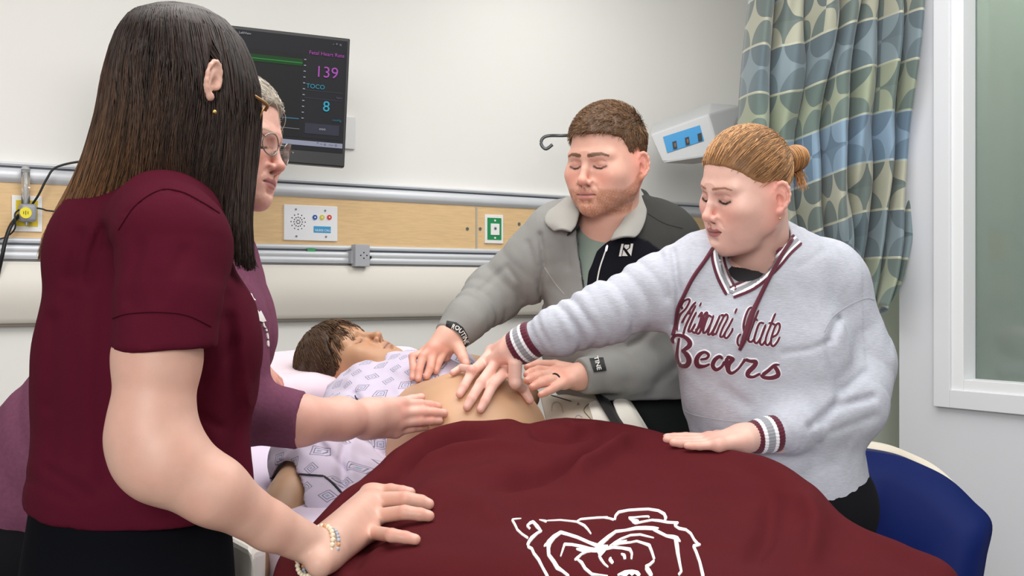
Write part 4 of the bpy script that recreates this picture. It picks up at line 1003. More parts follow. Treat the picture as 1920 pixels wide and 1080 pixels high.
def hand(v, wrist, wr, mcp, fingers, thumb, fr=.0085, pr=.0125, tr=.0115, up=ZU, wspread=.6):
    "wrist point, mcp list (index..little), fingers: joints after each knuckle; returns colour hints"
    wrist = np.asarray(wrist); m = [np.asarray(q)+unit(np.asarray(q)-np.asarray(j[0]))*.011 for q, j in zip(mcp, fingers)]; c = sum(m)/4; tips, nails = [], []
    lat = m[-1]-m[0]
    for i, q in enumerate(m):
        w0 = wrist+(q-c)*wspread
        v.cone(w0, q, wr*.72, pr, k=.014)
    v.cone(wrist, c, wr*.8, pr*1.0, k=.012)
    for i in range(3): v.cone(m[i], m[i+1], pr*.92, pr*.92, k=.008)
    for i, q in enumerate(m): v.cone(q+up*.0035-(q-wrist)*.04, q+up*.0035, pr*.62, pr*.62, k=.007); tips.append((q+up*.008, .013))
    for i, (q, js) in enumerate(zip(m, fingers)):
        s = (1, 1.03, .98, .86)[i]*fr; P = [q]+[np.asarray(j) for j in js]; n = len(P)
        R_ = np.array([1.18, 1.08, .97, .84])[:n]*s
        for a in range(n-1): v.cone(P[a], P[a+1], R_[a], R_[a+1], k=.006 if a == 0 else .0022)
        for a in range(1, n-1): tips.append((P[a]+up*.008, .009))
        d = unit(P[-1]-P[-2]); tips.append((P[-1], .010)); nails.append((P[-1]+up*s*.75-d*.001, .0048))
    if thumb:
        P = [np.asarray(j) for j in thumb]; R_ = np.linspace(1.35, .82, len(P))*tr
        v.chain(P, list(R_), k=.014); tips.append((P[-1], .012)); nails.append((P[-1]+up*tr*.7, .006)); pass
    return tips, nails
def folds(amp, f, seed=0, tw=30, mod=.6, t0=0, t1=1):
    def g(t, x, y, z):
        w = wob(x, y, z, tw, seed % 12, 4); w2 = wob(x+t*.2, y, z, tw*.6, (seed+5) % 12, 4)
        win = np.clip((t-t0)/.15, 0, 1)*np.clip((t1-t)/.15, 0, 1)
        return amp*(np.abs(np.sin(np.pi*(f*t+.45*w+seed*.37)))-.55)*(1-mod+mod*(w2+.5))*win
    return g
def pxfolds(lst):
    "creases given as pixel tracks (points, width px, depth m) pressed into a garment"
    def g(x, y, z):
        px = 960+x/y*F; py = HZ-(z-CZ)/y*F; d = 0
        for pts, w, a in lst: d = d+a*np.exp(-(seg_d(px, py, pts)/w)**2)
        return d
    return g
def cuff(name, a, b, ra, rb, bands, m, parent, th=.004, label=None, flat=None):
    "ribbed knitted cuff from the hand end a to the sleeve end b; bands: (upto, colour)"
    a = np.asarray(a, float); b = np.asarray(b, float); ax = unit(b-a); u = unit(np.cross(ax, (0, .3, 1))); w = np.cross(ax, u); nt_ = 96
    ts = np.linspace(0, 1, 41); th_ = np.arange(nt_)*2*np.pi/nt_; rows, cols = [], []
    prof = [(0.0, -.006)]+[(0, -.001)]+[(t, 0) for t in ts]+[(1, -.006)]
    for t, dr_ in prof:
        r = ra+(rb-ra)*t+th*np.sqrt(np.clip(4*t*(1-t), 0, 1))*.8+dr_+.0007*np.sin(th_*nt_/2)*0+.0009*np.sin(th_*32)
        e = r[:, None]*(np.cos(th_)[:, None]*u*(flat or 1)+np.sin(th_)[:, None]*w); rows.append(a+(b-a)*t+e)
        cc = next(c for q, c in bands if t <= q+1e-6); cols.append(np.ones((nt_, 3))*np.array(cc))
    G = np.array(rows); r_ = len(rows); i = np.arange(r_-1)[:, None]*nt_; j = np.arange(nt_)[None]; j2 = (j+1) % nt_
    FF = np.stack([i+j, i+j2, i+nt_+j2, i+nt_+j], 2).reshape(-1, 4)
    o = mesh_obj(name, G.reshape(-1, 3), FF, m, parent, C=lin(np.concatenate(cols))); 
    if label: o['label'] = label
    return o
def textpx(name, s, path, h, b, m, parent, off=.0022, bold=.02, sx=1.0):
    c = bpy.data.curves.new(name, 'FONT'); c.body = s; c.size = 1; c.offset = bold; c.resolution_u = 2
    t = bpy.data.objects.new(name, c); me = bpy.data.meshes.new_from_object(t); bpy.data.objects.remove(t)
    P = np.array([v.co[:2] for v in me.vertices]); P[:, 0] -= P[:, 0].min(); sc = h/.72; Wd = P[:, 0].max()
    Q = spline(path, 60); L_ = np.r_[0, np.cumsum(np.linalg.norm(np.diff(Q, axis=0), axis=1))]; T_ = np.gradient(Q, axis=0); T_ /= np.linalg.norm(T_, axis=1, keepdims=True)
    fit = L_[-1]/Wd; VV = []
    for x, y in P:
        l = x*fit; qx, qy = np.interp(l, L_, Q[:, 0]), np.interp(l, L_, Q[:, 1]); tx, ty = np.interp(l, L_, T_[:, 0]), np.interp(l, L_, T_[:, 1])
        hp, hn = cast(b, qx+ty*y*sc, qy-tx*y*sc); VV.append(hp+hn*off if hp is not None else (VV[-1] if VV else V(qx, qy, 2)))
    return mesh_obj(name, VV, [list(p.vertices) for p in me.polygons], m, parent, smooth=False)
def hair_tubes(P, r0, cols, M=None, O=None, taper=.3, rv=.3, rnd=np.random):
    n, s, _ = P.shape; R_ = r0*np.interp(np.linspace(0, 1, s), [0, .15, .6, 1], [.8, 1, .9, taper])[None]*(1+rv*(rnd.rand(n, 1)-.5))
    VV, FF, CC = tubes(P, R_, 3, cols)
    if M is not None: VV = VV@M.T+O
    return VV, FF, CC
def legs(v, hipL, hipR, xy, sep, r=.09, foot=(0, .12, 0)):
    xy = np.asarray(xy); foot = np.asarray(foot, float); side = unit(np.cross(foot, ZU))
    for s, h in ((1, hipL), (-1, hipR)):
        a = np.r_[xy+side[:2]*s*sep, .08]; k = (np.asarray(h)+a)/2+foot*.2
        v.cone(h, k, r, r*.72, k=.03); v.cone(k, a, r*.72, r*.55, k=.02)
def shoes(name, xy, sep, foot, m, parent):
    xy = np.asarray(xy); foot = np.asarray(foot, float); side = unit(np.cross(foot, ZU)); f = unit(foot)
    for s in (1, -1):
        v = Vol(.008); a = np.r_[xy+side[:2]*s*sep, .05]
        v.cone(a-f*.05, a+f*.16-ZU*.01, .045, .04, k=0, flat=(ZU, .8)); v.cone(a, a+ZU*.05, .045, .04, k=.02); v.plane((a[0], a[1], .012), -ZU)
        q = v.mesh(); mesh_obj(name, q[0], q[1], m, parent)

C0R = C0+np.array((0, .011, 0)); CRR = CR-np.array((0, .011, 0))
# ================================================================ woman in the grey hoodie
def person_hoodie():
    base = (228, 188, 173)
    M = rot(*RWP[:3]); O = V(*RWP[3:6]); sc = RWP[6]
    lips = (176, 104, 100)
    cf = face_color(base, lips, (150, 104, 78), (52, 36, 30), blush=.75, liner=.95, brow_w=.0024, mole=[(-.052, .045, -.088)])
    nb = V(1425, 505, 2.16)
    hv = head_vol(.0018, M, O, sc=sc, jaw=.89, nose=1.08, fat=.0005, back=.022, neck_to=nb, neck_r=.056, ears=(-1, 1), lips=.78, smile=.0012)
    hv.ell((0, .040, -.100), (.040, .032, .018), k=.03)                     # soft under-chin
    hm = hv.mesh(cf)
    tv = Vol(.012); tv.cone(V(1425, 500, 2.17), V(1425, 570, 2.17), .056, .065, k=.03); tv.cone(V(1340, 530, 2.14), V(1540, 545, 2.19), .04, .04, k=.04); tv.cone(V(1430, 600, 2.16), V(1470, 900, 2.16), .09, .09, k=.05)
    tm = tv.mesh(arm_color(base))
    # right hand, spread on the belly
    av = Vol(.0020); up = unit((-.1, -.55, .83))
    P = lambda x, y, l, fb=2.1: S(belly, x, y, l, fb)
    wr = V(966, 652, 2.13)
    mc = [P(945, 714, .036), P(928, 705, .040), P(913, 697, .036), P(905, 688, .028, 2.16)]
    fi = [[P(918, 741, .024), P(907, 761, .014), P(900, 772, .008)], [P(899, 737, .024), P(884, 757, .014), P(876, 768, .008)],
          [P(884, 720, .022), P(871, 735, .013), P(863, 745, .008)], [P(884, 693, .018), P(866, 700, .011), P(851, 706, .008)]]
    th = [V(966, 682, 2.10), P(966, 718, .022), P(974, 738, .012), P(988, 755, .008)]
    tips, nails = hand(av, wr, .026, mc, fi, th, fr=.0090, pr=.0125, tr=.0098, up=up)
    av.cone(wr, V(1040, 622, 2.10), .026, .031, k=.02); av.cone(V(1040, 622, 2.10), V(1180, 572, 2.10), .031, .034, k=.02)
    am = av.mesh(arm_color(base, tips, nails))
    # left hand lying on the blanket
    lv = Vol(.0020); upl = ZU
    mc = [V(1318, 822, 1.99), V(1322, 826, 1.965), V(1328, 831, 1.945), V(1336, 835, 1.925)]
    fi = [[V(1286, 820, 2.0), V(1264, 820, 2.0), V(1250, 820, 2.0)], [V(1288, 827, 1.97), V(1264, 826, 1.975), V(1250, 824, 1.98)], [V(1296, 832, 1.95), V(1276, 831, 1.95), V(1262, 830, 1.95)], [V(1312, 836, 1.93), V(1298, 836, 1.93), V(1288, 836, 1.93)]]
    tips, nails = hand(lv, V(1392, 822, 1.975), .024, mc, fi, [V(1375, 818, 2.0), V(1345, 818, 2.03), V(1320, 822, 2.03)], fr=.0084, pr=.0115, tr=.010, up=upl)
    lv.cone(V(1392, 822, 1.975), V(1470, 812, 2.02), .024, .032, k=.015); lv.cone(V(1470, 812, 2.02), V(1590, 775, 2.12), .032, .04, k=.02)
    lm = lv.mesh(arm_color(base, tips, nails))
    VV, FF, CC = join([hm, tm, am, lm])
    foot = np.array((-.6, -.25, 0.)); xy = V(1500, 1000, 2.22)[:2]
    body = mesh_obj('person', VV, FF, m_skin, C=CC, origin=(xy[0], xy[1], 0)); props(body, 'person with a blonde hair bun in a light grey lettered hoodie pressing the belly', 'person')
    # undershirt
    uv_ = Vol(.005); uv_.cone(V(1396, 560, 2.128), V(1415, 640, 2.14), .070, .08, k=0); uv_.cone(nb, nb+(nb-O)*-.9, .066, .066, k=.004, mode='s'); q = uv_.mesh(); mesh_obj('undershirt', q[0], q[1], mat('black_cotton', (34, 34, 38), .8), body)
    # trousers and shoes
    pv = Vol(.014); pv.ell(V(1480, 950, 2.16), (.17, .13, .14), k=0); legs(pv, V(1450, 990, 2.17), V(1530, 990, 2.19), xy, .10, .095, foot); q = pv.mesh(); mesh_obj('trousers', q[0], q[1], mat('black_denim', (22, 22, 26), .9, spec=.1), body)
    shoes('shoe', xy, .10, foot, mat('shoe_dark', (40, 40, 44), .6), body)
    # hoodie
    g = Vol(.0044)
    g.cone(V(1425, 560, 2.16), V(1445, 760, 2.14), .152, .150, k=0, flat=((0, 1, 0), .72)); g.cone(V(1445, 740, 2.14), V(1478, 920, 2.15), .150, .142, k=.05, flat=((0, 1, 0), .75)); g.cone(V(1478, 920, 2.15), V(1488, 1030, 2.15), .142, .142, k=.05, flat=((0, 1, 0), .75))
    g.ell(V(1368, 640, 2.08), (.105, .06, .08), k=.05); g.cone(V(1345, 600, 2.11), V(1352, 720, 2.11), .078, .074, k=.04); g.ell(V(1500, 650, 2.09), (.08, .06, .07), k=.05)
    g.cone(V(1315, 505, 2.13), V(1545, 518, 2.19), .058, .062, k=.06)
    g.cone(V(1410, 480, 2.19), V(1430, 540, 2.16), .075, .11, k=.05)
    # left arm
    g.cone(V(1555, 545, 2.19), V(1602, 680, 2.20), .076, .074, k=.05, disp=folds(.004, 2.2, 3, 18, t0=.45)); g.cone(V(1602, 680, 2.20), V(1588, 760, 2.12), .074, .070, k=.03, disp=folds(.006, 2.0, 4, 18))
    g.cone(V(1588, 760, 2.12), V(1478, 806, 2.02), .068, .040, k=.03, disp=folds(.009, 3.2, 5, 22)); g.cone(V(1482, 806, 2.02), V(1452, 814, 2.0), .042, .030, k=.015, disp=folds(.006, 2.2, 6, 34))
    # right arm
    g.cone(V(1318, 520, 2.12), V(1235, 545, 2.12), .074, .064, k=.05, disp=folds(.006, 2.2, 1, t0=.2)); g.cone(V(1235, 545, 2.12), V(1130, 590, 2.10), .064, .053, k=.03, disp=folds(.012, 3.4, 2, 26))
    g.cone(V(1130, 590, 2.10), V(1045, 622, 2.10), .053, .043, k=.03, disp=folds(.010, 3.2, 7, 30)); g.cone(V(1045, 622, 2.10), V(1004, 634, 2.11), .044, .030, k=.02, disp=folds(.007, 2.4, 8, 40))
    # hood lying round the neck
    g.chain([V(1322, 478, 2.15), V(1345, 452, 2.24), V(1420, 440, 2.32), V(1490, 455, 2.25), V(1518, 475, 2.18)], [.030, .034, .04, .034, .026], k=.025)
    # neck opening
    nd = O+(nb-O)*.4
    g.cone(nd, nb+np.array((0, 0, -.005)), .064, .066, k=.006, mode='s')
    g.chain([V(1400, 480, 2.06), V(1392, 510, 2.03), V(1374, 541, 2.0)], [.055, .034, .010], k=.004, mode='s')
    g.plane(V(1560, 1000, 2.15), (0.0, 0, -1), k=.01, lo=V(1200, 1100, 2.6), hi=V(1800, 880, 1.8))
    fo = pxfolds([([(1262, 470), (1272, 540), (1268, 610)], 6, .007), ([(1238, 480), (1252, 560)], 6, .004), ([(1570, 600), (1552, 645), (1560, 690), (1572, 730)], 9, .008), ([(1556, 640), (1520, 655), (1470, 662)], 6, .004),
        ([(1275, 640), (1272, 760)], 10, .003), ([(1360, 730), (1400, 760)], 12, .005), ([(1340, 600), (1350, 700)], 22, -.002),
        ([(1545, 470), (1500, 500)], 6, .002), ([(1300, 460), (1296, 520)], 6, .003), ([(1530, 860), (1500, 940)], 12, .005), ([(1480, 900), (1560, 870)], 12, .004), ([(1635, 745), (1560, 765), (1520, 800)], 8, .008), ([(1620, 700), (1580, 735), (1545, 790)], 8, .006), ([(1500, 780), (1530, 830)], 7, .004), ([(1640, 780), (1560, 810)], 7, .004)])
    g.post = lambda x, y, z: fo(x, y, z)+.0030*wob(x, y, z, 26)+.0012*wob(x, y, z, 62, 7)
    q = g.mesh()
    m_h = mat('hoodie_heather', (184, 187, 197), .9, spec=.15, bump=.35, bscale=420, vary=.075, vscale=260, stretch=(.35, .35, 1.6))
    ho = mesh_obj('hoodie', q[0], q[1], m_h, body); hb = bvh_of(ho)
    MAR, WHT, GRY = (88, 18, 42), (236, 236, 240), (150, 152, 158)
    bands = [(.26, MAR), (.38, WHT), (.64, GRY), (.76, WHT), (1.0, MAR)]; m_k = mat('knit_band', (200, 200, 200), .85, attr=True, sheen=.2)
    cuff('cuff', V(966, 655, 2.12), V(1004, 633, 2.105), .0315, .0335, bands, m_k, ho, label='striped maroon, white and grey cuff')
    cuff('cuff', V(1406, 821, 1.985), V(1456, 812, 2.0), .0255, .031, bands, m_k, ho, label='striped maroon, white and grey cuff')
    mk_m = mat('thread_maroon', MAR, .8, sheen=.2); mk_w = mat('thread_white', WHT, .8); mk_g = mat('thread_grey', GRY, .85)
    # V neck stripes
    Lc = np.array([(1344, 468), (1347, 492), (1356, 520), (1371, 549)], float); Rc = np.array([(1371, 549), (1410, 532), (1446, 502), (1474, 470), (1496, 449)], float)
    def off_(Pn, d):
        Q = spline(Pn, 24); T_ = np.gradient(Q, axis=0); T_ /= np.linalg.norm(T_, axis=1, keepdims=True); return Q+np.stack([T_[:, 1], -T_[:, 0]], 1)*d
    for d, w, mm, nm in ((-10, 5, mk_m, 'maroon'), (-5.5, 4, mk_w, 'white'), (0, 8, mk_g, 'grey'), (5.5, 4, mk_w, 'white'), (10, 5.5, mk_m, 'maroon')):
        o = marks('neck_stripe', hb, [[tuple(p) for p in off_(Lc, d)], [tuple(p) for p in off_(Rc, d)]], mm, ho, w=w+.8, off=.0020 if nm != 'grey' else .0018, step=3); 
        if o: o['label'] = nm+' knitted neck stripe'
    # lettering: white felt backing first, maroon felt on top
    z = lambda *p: [(1255+a[0]/6, 540+a[1]/6)+((a[2]/6,) if len(a) > 2 else ()) for a in p]
    top = [z((155, 235), (140, 200), (165, 150), (215, 125), (230, 150), (190, 230), (130, 300), (100, 400), (95, 480)), z((150, 395), (185, 320), (240, 240), (300, 155)), z((300, 160), (270, 190), (240, 240), (225, 300)), z((165, 520), (190, 430), (250, 300), (300, 195)), z((165, 520), (175, 560)),
        z((310, 270), (270, 350), (230, 450), (222, 490), (255, 480), (300, 400)), z((360, 165), (340, 210)), z((330, 330), (370, 280), (345, 400), (300, 500), (262, 490)), z((345, 420), (400, 300), (430, 290), (380, 420), (340, 510), (300, 500)), z((300, 480), (360, 420), (440, 290)),
        z((480, 330), (440, 320), (400, 420), (385, 500), (420, 490), (470, 400), (500, 310)), z((500, 310), (470, 400), (440, 500), (445, 525), (480, 500), (530, 400), (570, 310)), z((570, 310), (530, 410), (490, 500), (490, 530), (520, 510)), z((575, 310), (610, 320), (560, 430), (520, 530)), z((610, 330), (640, 300), (655, 340), (600, 450), (570, 540), (600, 545), (640, 480)), z((715, 340), (680, 410), (630, 500), (620, 550), (650, 560), (700, 490), (710, 450)), z((755, 235), (735, 290)),
        z((910, 320), (930, 270), (930, 225), (890, 240), (850, 330), (830, 430), (840, 530), (820, 620), (790, 650), (765, 620), (770, 560), (800, 515)),
        z((1000, 250), (950, 380), (900, 510), (885, 590), (920, 605), (960, 560)), z((925, 355), (960, 350), (990, 370)), z((1060, 400), (1010, 400), (970, 500), (950, 590), (980, 620), (1030, 550), (1080, 420)), z((1080, 410), (1040, 520), (1015, 610), (1040, 640), (1080, 590)), z((1190, 285), (1140, 410), (1090, 540), (1080, 620), (1110, 640), (1150, 580)), z((1110, 395), (1150, 400), (1190, 420)), z((1150, 560), (1210, 520), (1240, 440), (1225, 400), (1190, 430), (1150, 540), (1140, 620), (1165, 655), (1210, 610), (1240, 550))]
    bot = [z((60, 620, 20), (45, 570, 40), (90, 530, 40), (170, 545, 44), (230, 600, 56), (230, 650, 60), (180, 690, 44), (150, 700, 24)), z((120, 560, 26), (105, 650, 30), (95, 760, 36), (110, 850, 44)), z((150, 700, 20), (200, 740, 50), (230, 810, 62), (200, 870, 64), (140, 870, 44), (130, 840, 26)),
        z((350, 800, 24), (420, 790, 34), (445, 750, 34), (400, 720, 36), (340, 750, 54), (310, 810, 60), (330, 870, 56), (400, 875, 36), (460, 850, 26)), z((600, 790, 40), (560, 770, 44), (510, 810, 54), (490, 870, 54), (530, 915, 44), (590, 880, 36), (620, 820, 40)), z((640, 770, 46), (730, 795, 40)), z((650, 775, 40), (640, 840, 56), (655, 915, 50)), z((730, 790, 44), (670, 850, 60), (660, 920, 60), (700, 955, 40), (770, 910, 30), (830, 830, 34), (850, 795, 44)),
        z((850, 800, 50), (900, 820, 44), (970, 830, 54), (950, 880, 60), (890, 940, 62), (880, 985, 50), (940, 1000, 36), (1020, 960, 36)), z((1240, 860, 16), (1180, 870, 40), (1110, 930, 46), (1040, 980, 50)), z((1180, 880, 50), (1215, 930, 56), (1220, 980, 60), (1150, 1010, 54), (1060, 1005, 44), (1020, 975, 30))]
    wid = lambda st, e: [[(p[0], p[1], (p[2] if len(p) > 2 else 4.7)+e) for p in s_] for s_ in st]
    marks('lettering_backing', hb, wid(top, 3.6)+wid(bot, 4.2), mk_w, ho, off=.0016, step=2.0)
    l = marks('lettering', hb, wid(top, 0), mk_m, ho, off=.0032, step=2.0); marks('lettering', hb, wid(bot, 0), mk_m, ho, off=.0034, step=2.0)
    # drawstrings
    def cord(name, pts, r, lift):
        Q = []; last = None
        for x, y in pts:
            hp, hn = cast(hb, x, y); last = hp+hn*lift if hp is not None else (last if last is not None else V(x, y, 2.02)); Q.append(last)
        return tube_obj(name, Q, r, mk_m, ho, n=50)
    cord('drawstring', [(1336, 468), (1322, 490), (1300, 522), (1283, 555), (1272, 578), (1266, 605), (1265, 628)], [.0038]*5+[.0042], .004)
    cord('drawstring', [(1484, 452), (1464, 484), (1442, 520), (1424, 556), (1410, 586), (1402, 610), (1394, 636), (1386, 656)], [.0038, .0038, .004, .0045, .006, .006, .003], .0045)
    sm_ = mat('seam_grey_cloth', (172, 175, 184), .9)
    for pts in ([(1283, 770), (1300, 778), (1340, 786), (1372, 790), (1404, 792)], [(1640, 562), (1622, 560), (1590, 574), (1562, 594), (1545, 622)], [(1278, 772), (1272, 800)]): marks('seam', hb, [pts], sm_, ho, w=1.8, off=.0008)
    # hair
    rnd = np.random.RandomState(5)
    hl = line_fn([(-.12, -.085), (-.05, -.075), (-.03, -.055), (-.024, -.02), (-.012, .012), (.012, .012), (.02, .004), (.035, .022), (.05, .040), (.07, .056), (.085, .062)])
    Ms = M*sc; C0, CR = C0R, CRR; B = (V(1490, 297, 2.11)-O)@np.linalg.inv(Ms).T
    hvv = Vol(.0036, Ms, O); hvv.ell(C0, CR+.003, k=0); hvv.fn(lambda x, y, z: -((hl(y)+0*x-z)*.8), C0-.2, C0+.2, .006, 's')
    hvv.ell(B, (.024, .024, .026), k=.008)
    hvv.post = lambda x, y, z: .0008*wob(x, y, z, 300)
    a = hvv.mesh(lambda x, y, z: np.ones((len(x), 3))*np.array((150, 110, 74.)))
    P_ = scalp_pts(4600, lambda x, y, z: (z > hl(y)+.002), rnd, 1.06); n = len(P_); s = 14; t = np.linspace(0, 1, s)[None, :, None]
    T_ = P_[:, None]*(1-t)+B*t+np.array((0, 0, .02))*np.sin(np.pi*t); lift = .0045+.0022*rnd.rand(n, 1, 1)+.004*t
    T_ = to_scalp(T_+rnd.randn(n, 1, 3)*.0035*(1-t), lift, C0R, CRR); keep = rnd.rand(n) < 2
    T_ = T_[:, :13:2]
    cols = lin(np.array((186, 140, 96.))*(.55+.7*rnd.rand(n, 1))); b1 = hair_tubes(T_, .00050, cols[:, None], Ms, O, rnd=rnd)
    k = 260; th = rnd.rand(k)*6.28; ph_ = rnd.rand(k)*2.2-1.1; tt = np.linspace(0, 2.6, 16)
    bx = unit(B-C0); u_ = unit(np.cross(bx, (1, 0, 0))); w_ = np.cross(bx, u_)
    T2 = np.array([[B+bx*(.026*np.sin(p*1.3))+(u_*np.cos(a_+q)+w_*np.sin(a_+q))*(.0265*np.cos(p)) for q in tt] for a_, p in zip(th, ph_)])
    b2 = hair_tubes(T2, .0006, lin(np.array((186, 136, 88.))*(.6+.6*rnd.rand(k, 1)))[:, None], Ms, O, rnd=rnd)
    k = 60; T3 = []
    for _ in range(k):
        r3 = rnd.randn(3)*.006; p0 = V(1490, 318, 2.12); T3.append(spline([p0+r3, V(1500, 330, 2.11)+r3, V(1504+rnd.randn()*4, 345+rnd.rand()*14, 2.10)+r3*.8], 10))
    b3 = hair_tubes(np.array(T3), .0007, lin(np.array((196, 140, 88.))*(.7+.5*rnd.rand(k, 1)))[:, None], rnd=rnd)
    VV, FF, CC = join([a, b1, b2, b3]); o = mesh_obj('hair', VV, FF, m_hair, body, C=CC); o['label'] = 'blonde hair pulled back into a small bun'
    e = (np.array((-.0745, -.010, -.018))+np.array((-.009, .007, -.037)))@Ms.T+O
    bm = bmesh.new(); bmesh.ops.create_uvsphere(bm, u_segments=12, v_segments=8, radius=.0022, matrix=Matrix.Translation(Vector(e+np.array((-.0, -.004, -.002))))); bm_obj('stud_earring', bm, mat('gold', (220, 180, 100), .25, metal=1), body, smooth=True)
    return body
RWP = (113, -15, -9, 1402, 350, 2.07, .945)

# ================================================================ bearded man
def person_man():
    base = (218, 172, 153); M = rot(*MNP[:3]); O = V(*MNP[3:6]); sc = MNP[6]
    cf = face_color(base, (196, 128, 118), (104, 72, 52), (56, 38, 34), beard=(150, 92, 60), blush=.7, liner=.6, brow_w=.0042)
    nb = V(1135, 440, 2.44)
    hv = head_vol(.0019, M, O, sc=sc, jaw=.97, nose=1.18, fat=0, open_=.0016, lips=.85, neck_to=nb, neck_r=.064, ears=(-1, 1))
    hm = hv.mesh(cf)
    tv = Vol(.012); tv.cone(V(1135, 450, 2.46), V(1150, 560, 2.49), .06, .08, k=.03); tv.cone(V(1150, 560, 2.49), V(1175, 660, 2.51), .08, .05, k=.04); tm = tv.mesh(arm_color(base))
    av = Vol(.0022); gb_ = belly; gb = bvh_of(gown); P = lambda x, y, l, fb: S(gb_, x, y, l, fb)
    wr = V(842, 634, 2.47); dd_ = 2.37
    mc = [V(832, 664, 2.405), V(819, 661, 2.41), V(805, 659, 2.42), V(793, 661, 2.43)]
    both = lambda x, y, l, fb: min((S(q_, x, y, l, fb) for q_ in (belly, gb)), key=lambda p_: p_[1])
    G_ = lambda x, y, l: both(x, y, l, 2.42)
    fi = [[G_(826, 682, .030), G_(820, 694, .016), G_(817, 702, .009)], [G_(808, 686, .030), G_(802, 701, .017), G_(799, 711, .009)], [G_(793, 689, .028), G_(788, 705, .016), G_(785, 716, .009)], [G_(781, 687, .025), G_(778, 703, .015), G_(775, 714, .009)]]
    mc = [V(833, 663, fi[0][0][1]+.012), V(819, 660, fi[1][0][1]+.010), V(805, 659, fi[2][0][1]+.010), V(792, 662, fi[3][0][1]+.012)]; wr = V(842, 632, mc[1][1]+.03)
    tips, nails = hand(av, wr, .027, mc, fi, [V(856, 645, wr[1]-.01), V(863, 658, wr[1]-.03), V(869, 671, wr[1]-.05), V(874, 682, wr[1]-.06)], fr=.0088, pr=.0120, tr=.0105, up=unit((-.2, -.75, .6)), wspread=.45)
    av.cone(wr, V(865, 608, wr[1]+.03), .027, .030, k=.015); av.cone(V(865, 608, wr[1]+.03), V(930, 540, 2.5), .030, .04, k=.02)
    am = av.mesh(arm_color(base, tips, nails))
    lv = Vol(.0022); wl = V(1083, 706, 2.32)
    mc = [V(1036, 697, 2.33), V(1038, 703, 2.305), V(1043, 711, 2.285), V(1052, 721, 2.27)]
    fi = [[V(1010, 694, 2.30), V(996, 698, 2.27), V(988, 702, 2.25)], [V(1012, 705, 2.27), V(997, 710, 2.245), V(988, 714, 2.23)], [V(1020, 717, 2.25), V(1006, 722, 2.23), V(998, 726, 2.22)], [V(1035, 730, 2.24), V(1023, 736, 2.225), V(1014, 740, 2.215)]]
    tips, nails = hand(lv, wl, .0255, mc, fi, [V(1070, 693, 2.36), V(1040, 686, 2.37), V(1010, 684, 2.34), V(990, 688, 2.31)], fr=.0092, pr=.0125, tr=.0108, up=unit((0, -.5, .86)), wspread=.3)
    lv.cone(wl, V(1180, 695, 2.37), .0265, .034, k=.012); lv.cone(V(1180, 695, 2.37), V(1270, 665, 2.45), .038, .045, k=.02)
    lm = lv.mesh(arm_color(base, tips, nails))
    VV, FF, CC = join([hm, tm, am, lm]); foot = np.array((-.6, -.4, 0)); xy = V(1290, 1000, 2.62)[:2]
    body = mesh_obj('person', VV, FF, m_skin, C=CC, origin=(xy[0], xy[1], 0)); props(body, 'person with short brown hair and beard in a grey and black zip jacket', 'person')
    ts = Vol(.005); ts.cone(V(1132, 452, 2.455), V(1125, 570, 2.45), .078, .085, k=0); ts.cone(nb+ZU*.05+np.array((0,-.012,0)), O, .062, .062, k=.004, mode='s'); q = ts.mesh(); tso = mesh_obj('tshirt', q[0], q[1], mat('sage_cotton', (134, 148, 138), .85, bump=.15, bscale=500), body)
    c0 = nb+(O-nb)*.24; marks('collar_rib', bvh_of(tso), [[(1090, 425), (1104, 431), (1128, 430), (1156, 415), (1174, 393)]], mat('sage_rib', (122, 137, 128), .85), tso, w=7, off=.0015)
    pv = Vol(.014); pv.ell(V(1195, 800, 2.56), (.18, .12, .17), k=0); legs(pv, V(1215, 860, 2.6), V(1280, 860, 2.62), xy, .10, .10, foot); q = pv.mesh(); mesh_obj('trousers', q[0], q[1], mat('charcoal_cloth', (34, 36, 36), .9, spec=.1), body)
    shoes('shoe', xy, .11, foot, mat('shoe_dark', (40, 40, 44), .6), body)
    g = Vol(.0044)
    g.cone(V(1150, 500, 2.47), V(1165, 640, 2.48), .165, .165, k=0, flat=((0, 1, 0), .68)); g.cone(V(1165, 640, 2.48), V(1215, 790, 2.52), .165, .16, k=.05, flat=((0, 1, 0), .75), disp=folds(.008, 3, 2))
    g.cone(V(1068, 425, 2.44), V(1225, 432, 2.49), .048, .055, k=.06)
    g.cone(V(1035, 445, 2.44), V(1002, 492, 2.46), .066, .066, k=.05); g.cone(V(1002, 492, 2.46), V(925, 552, 2.48), .066, .058, k=.03, disp=folds(.007, 2.2, 9, 16)); g.cone(V(925, 552, 2.48), V(872, 602, wr[1]+.03), .058, .046, k=.03, disp=folds(.0045, 4, 10, 14, .5)); g.cone(V(872, 602, wr[1]+.03), V(850, 626, wr[1]+.008), .046, .0385, k=.012); g.plane(V(845, 634, wr[1]), V(845, 634, wr[1])-V(872, 602, wr[1]+.03), k=.004, lo=V(780, 720, 2.5), hi=V(900, 600, 2.2))
    g.cone(V(1250, 455, 2.50), V(1300, 560, 2.52), .075, .07, k=.05); g.cone(V(1300, 560, 2.52), V(1290, 655, 2.48), .068, .062, k=.03); g.cone(V(1290, 655, 2.48), V(1190, 692, 2.38), .060, .049, k=.03, disp=folds(.007, 2.5, 3, 26)); g.cone(V(1190, 692, 2.38), V(1078, 708, 2.315), .049, .0365, k=.02, disp=folds(.003, 3, 4, 20)); g.plane(V(1089, 706, 2.32), V(1089, 706, 2.32)-V(1190, 692, 2.38), k=.003, lo=V(1020, 780, 2.45), hi=V(1150, 640, 2.15))
    g.chain([V(1075, 408, 2.40), V(1110, 372, 2.50), V(1160, 360, 2.54), V(1200, 372, 2.48)], [.020, .026, .026, .022], k=.02)
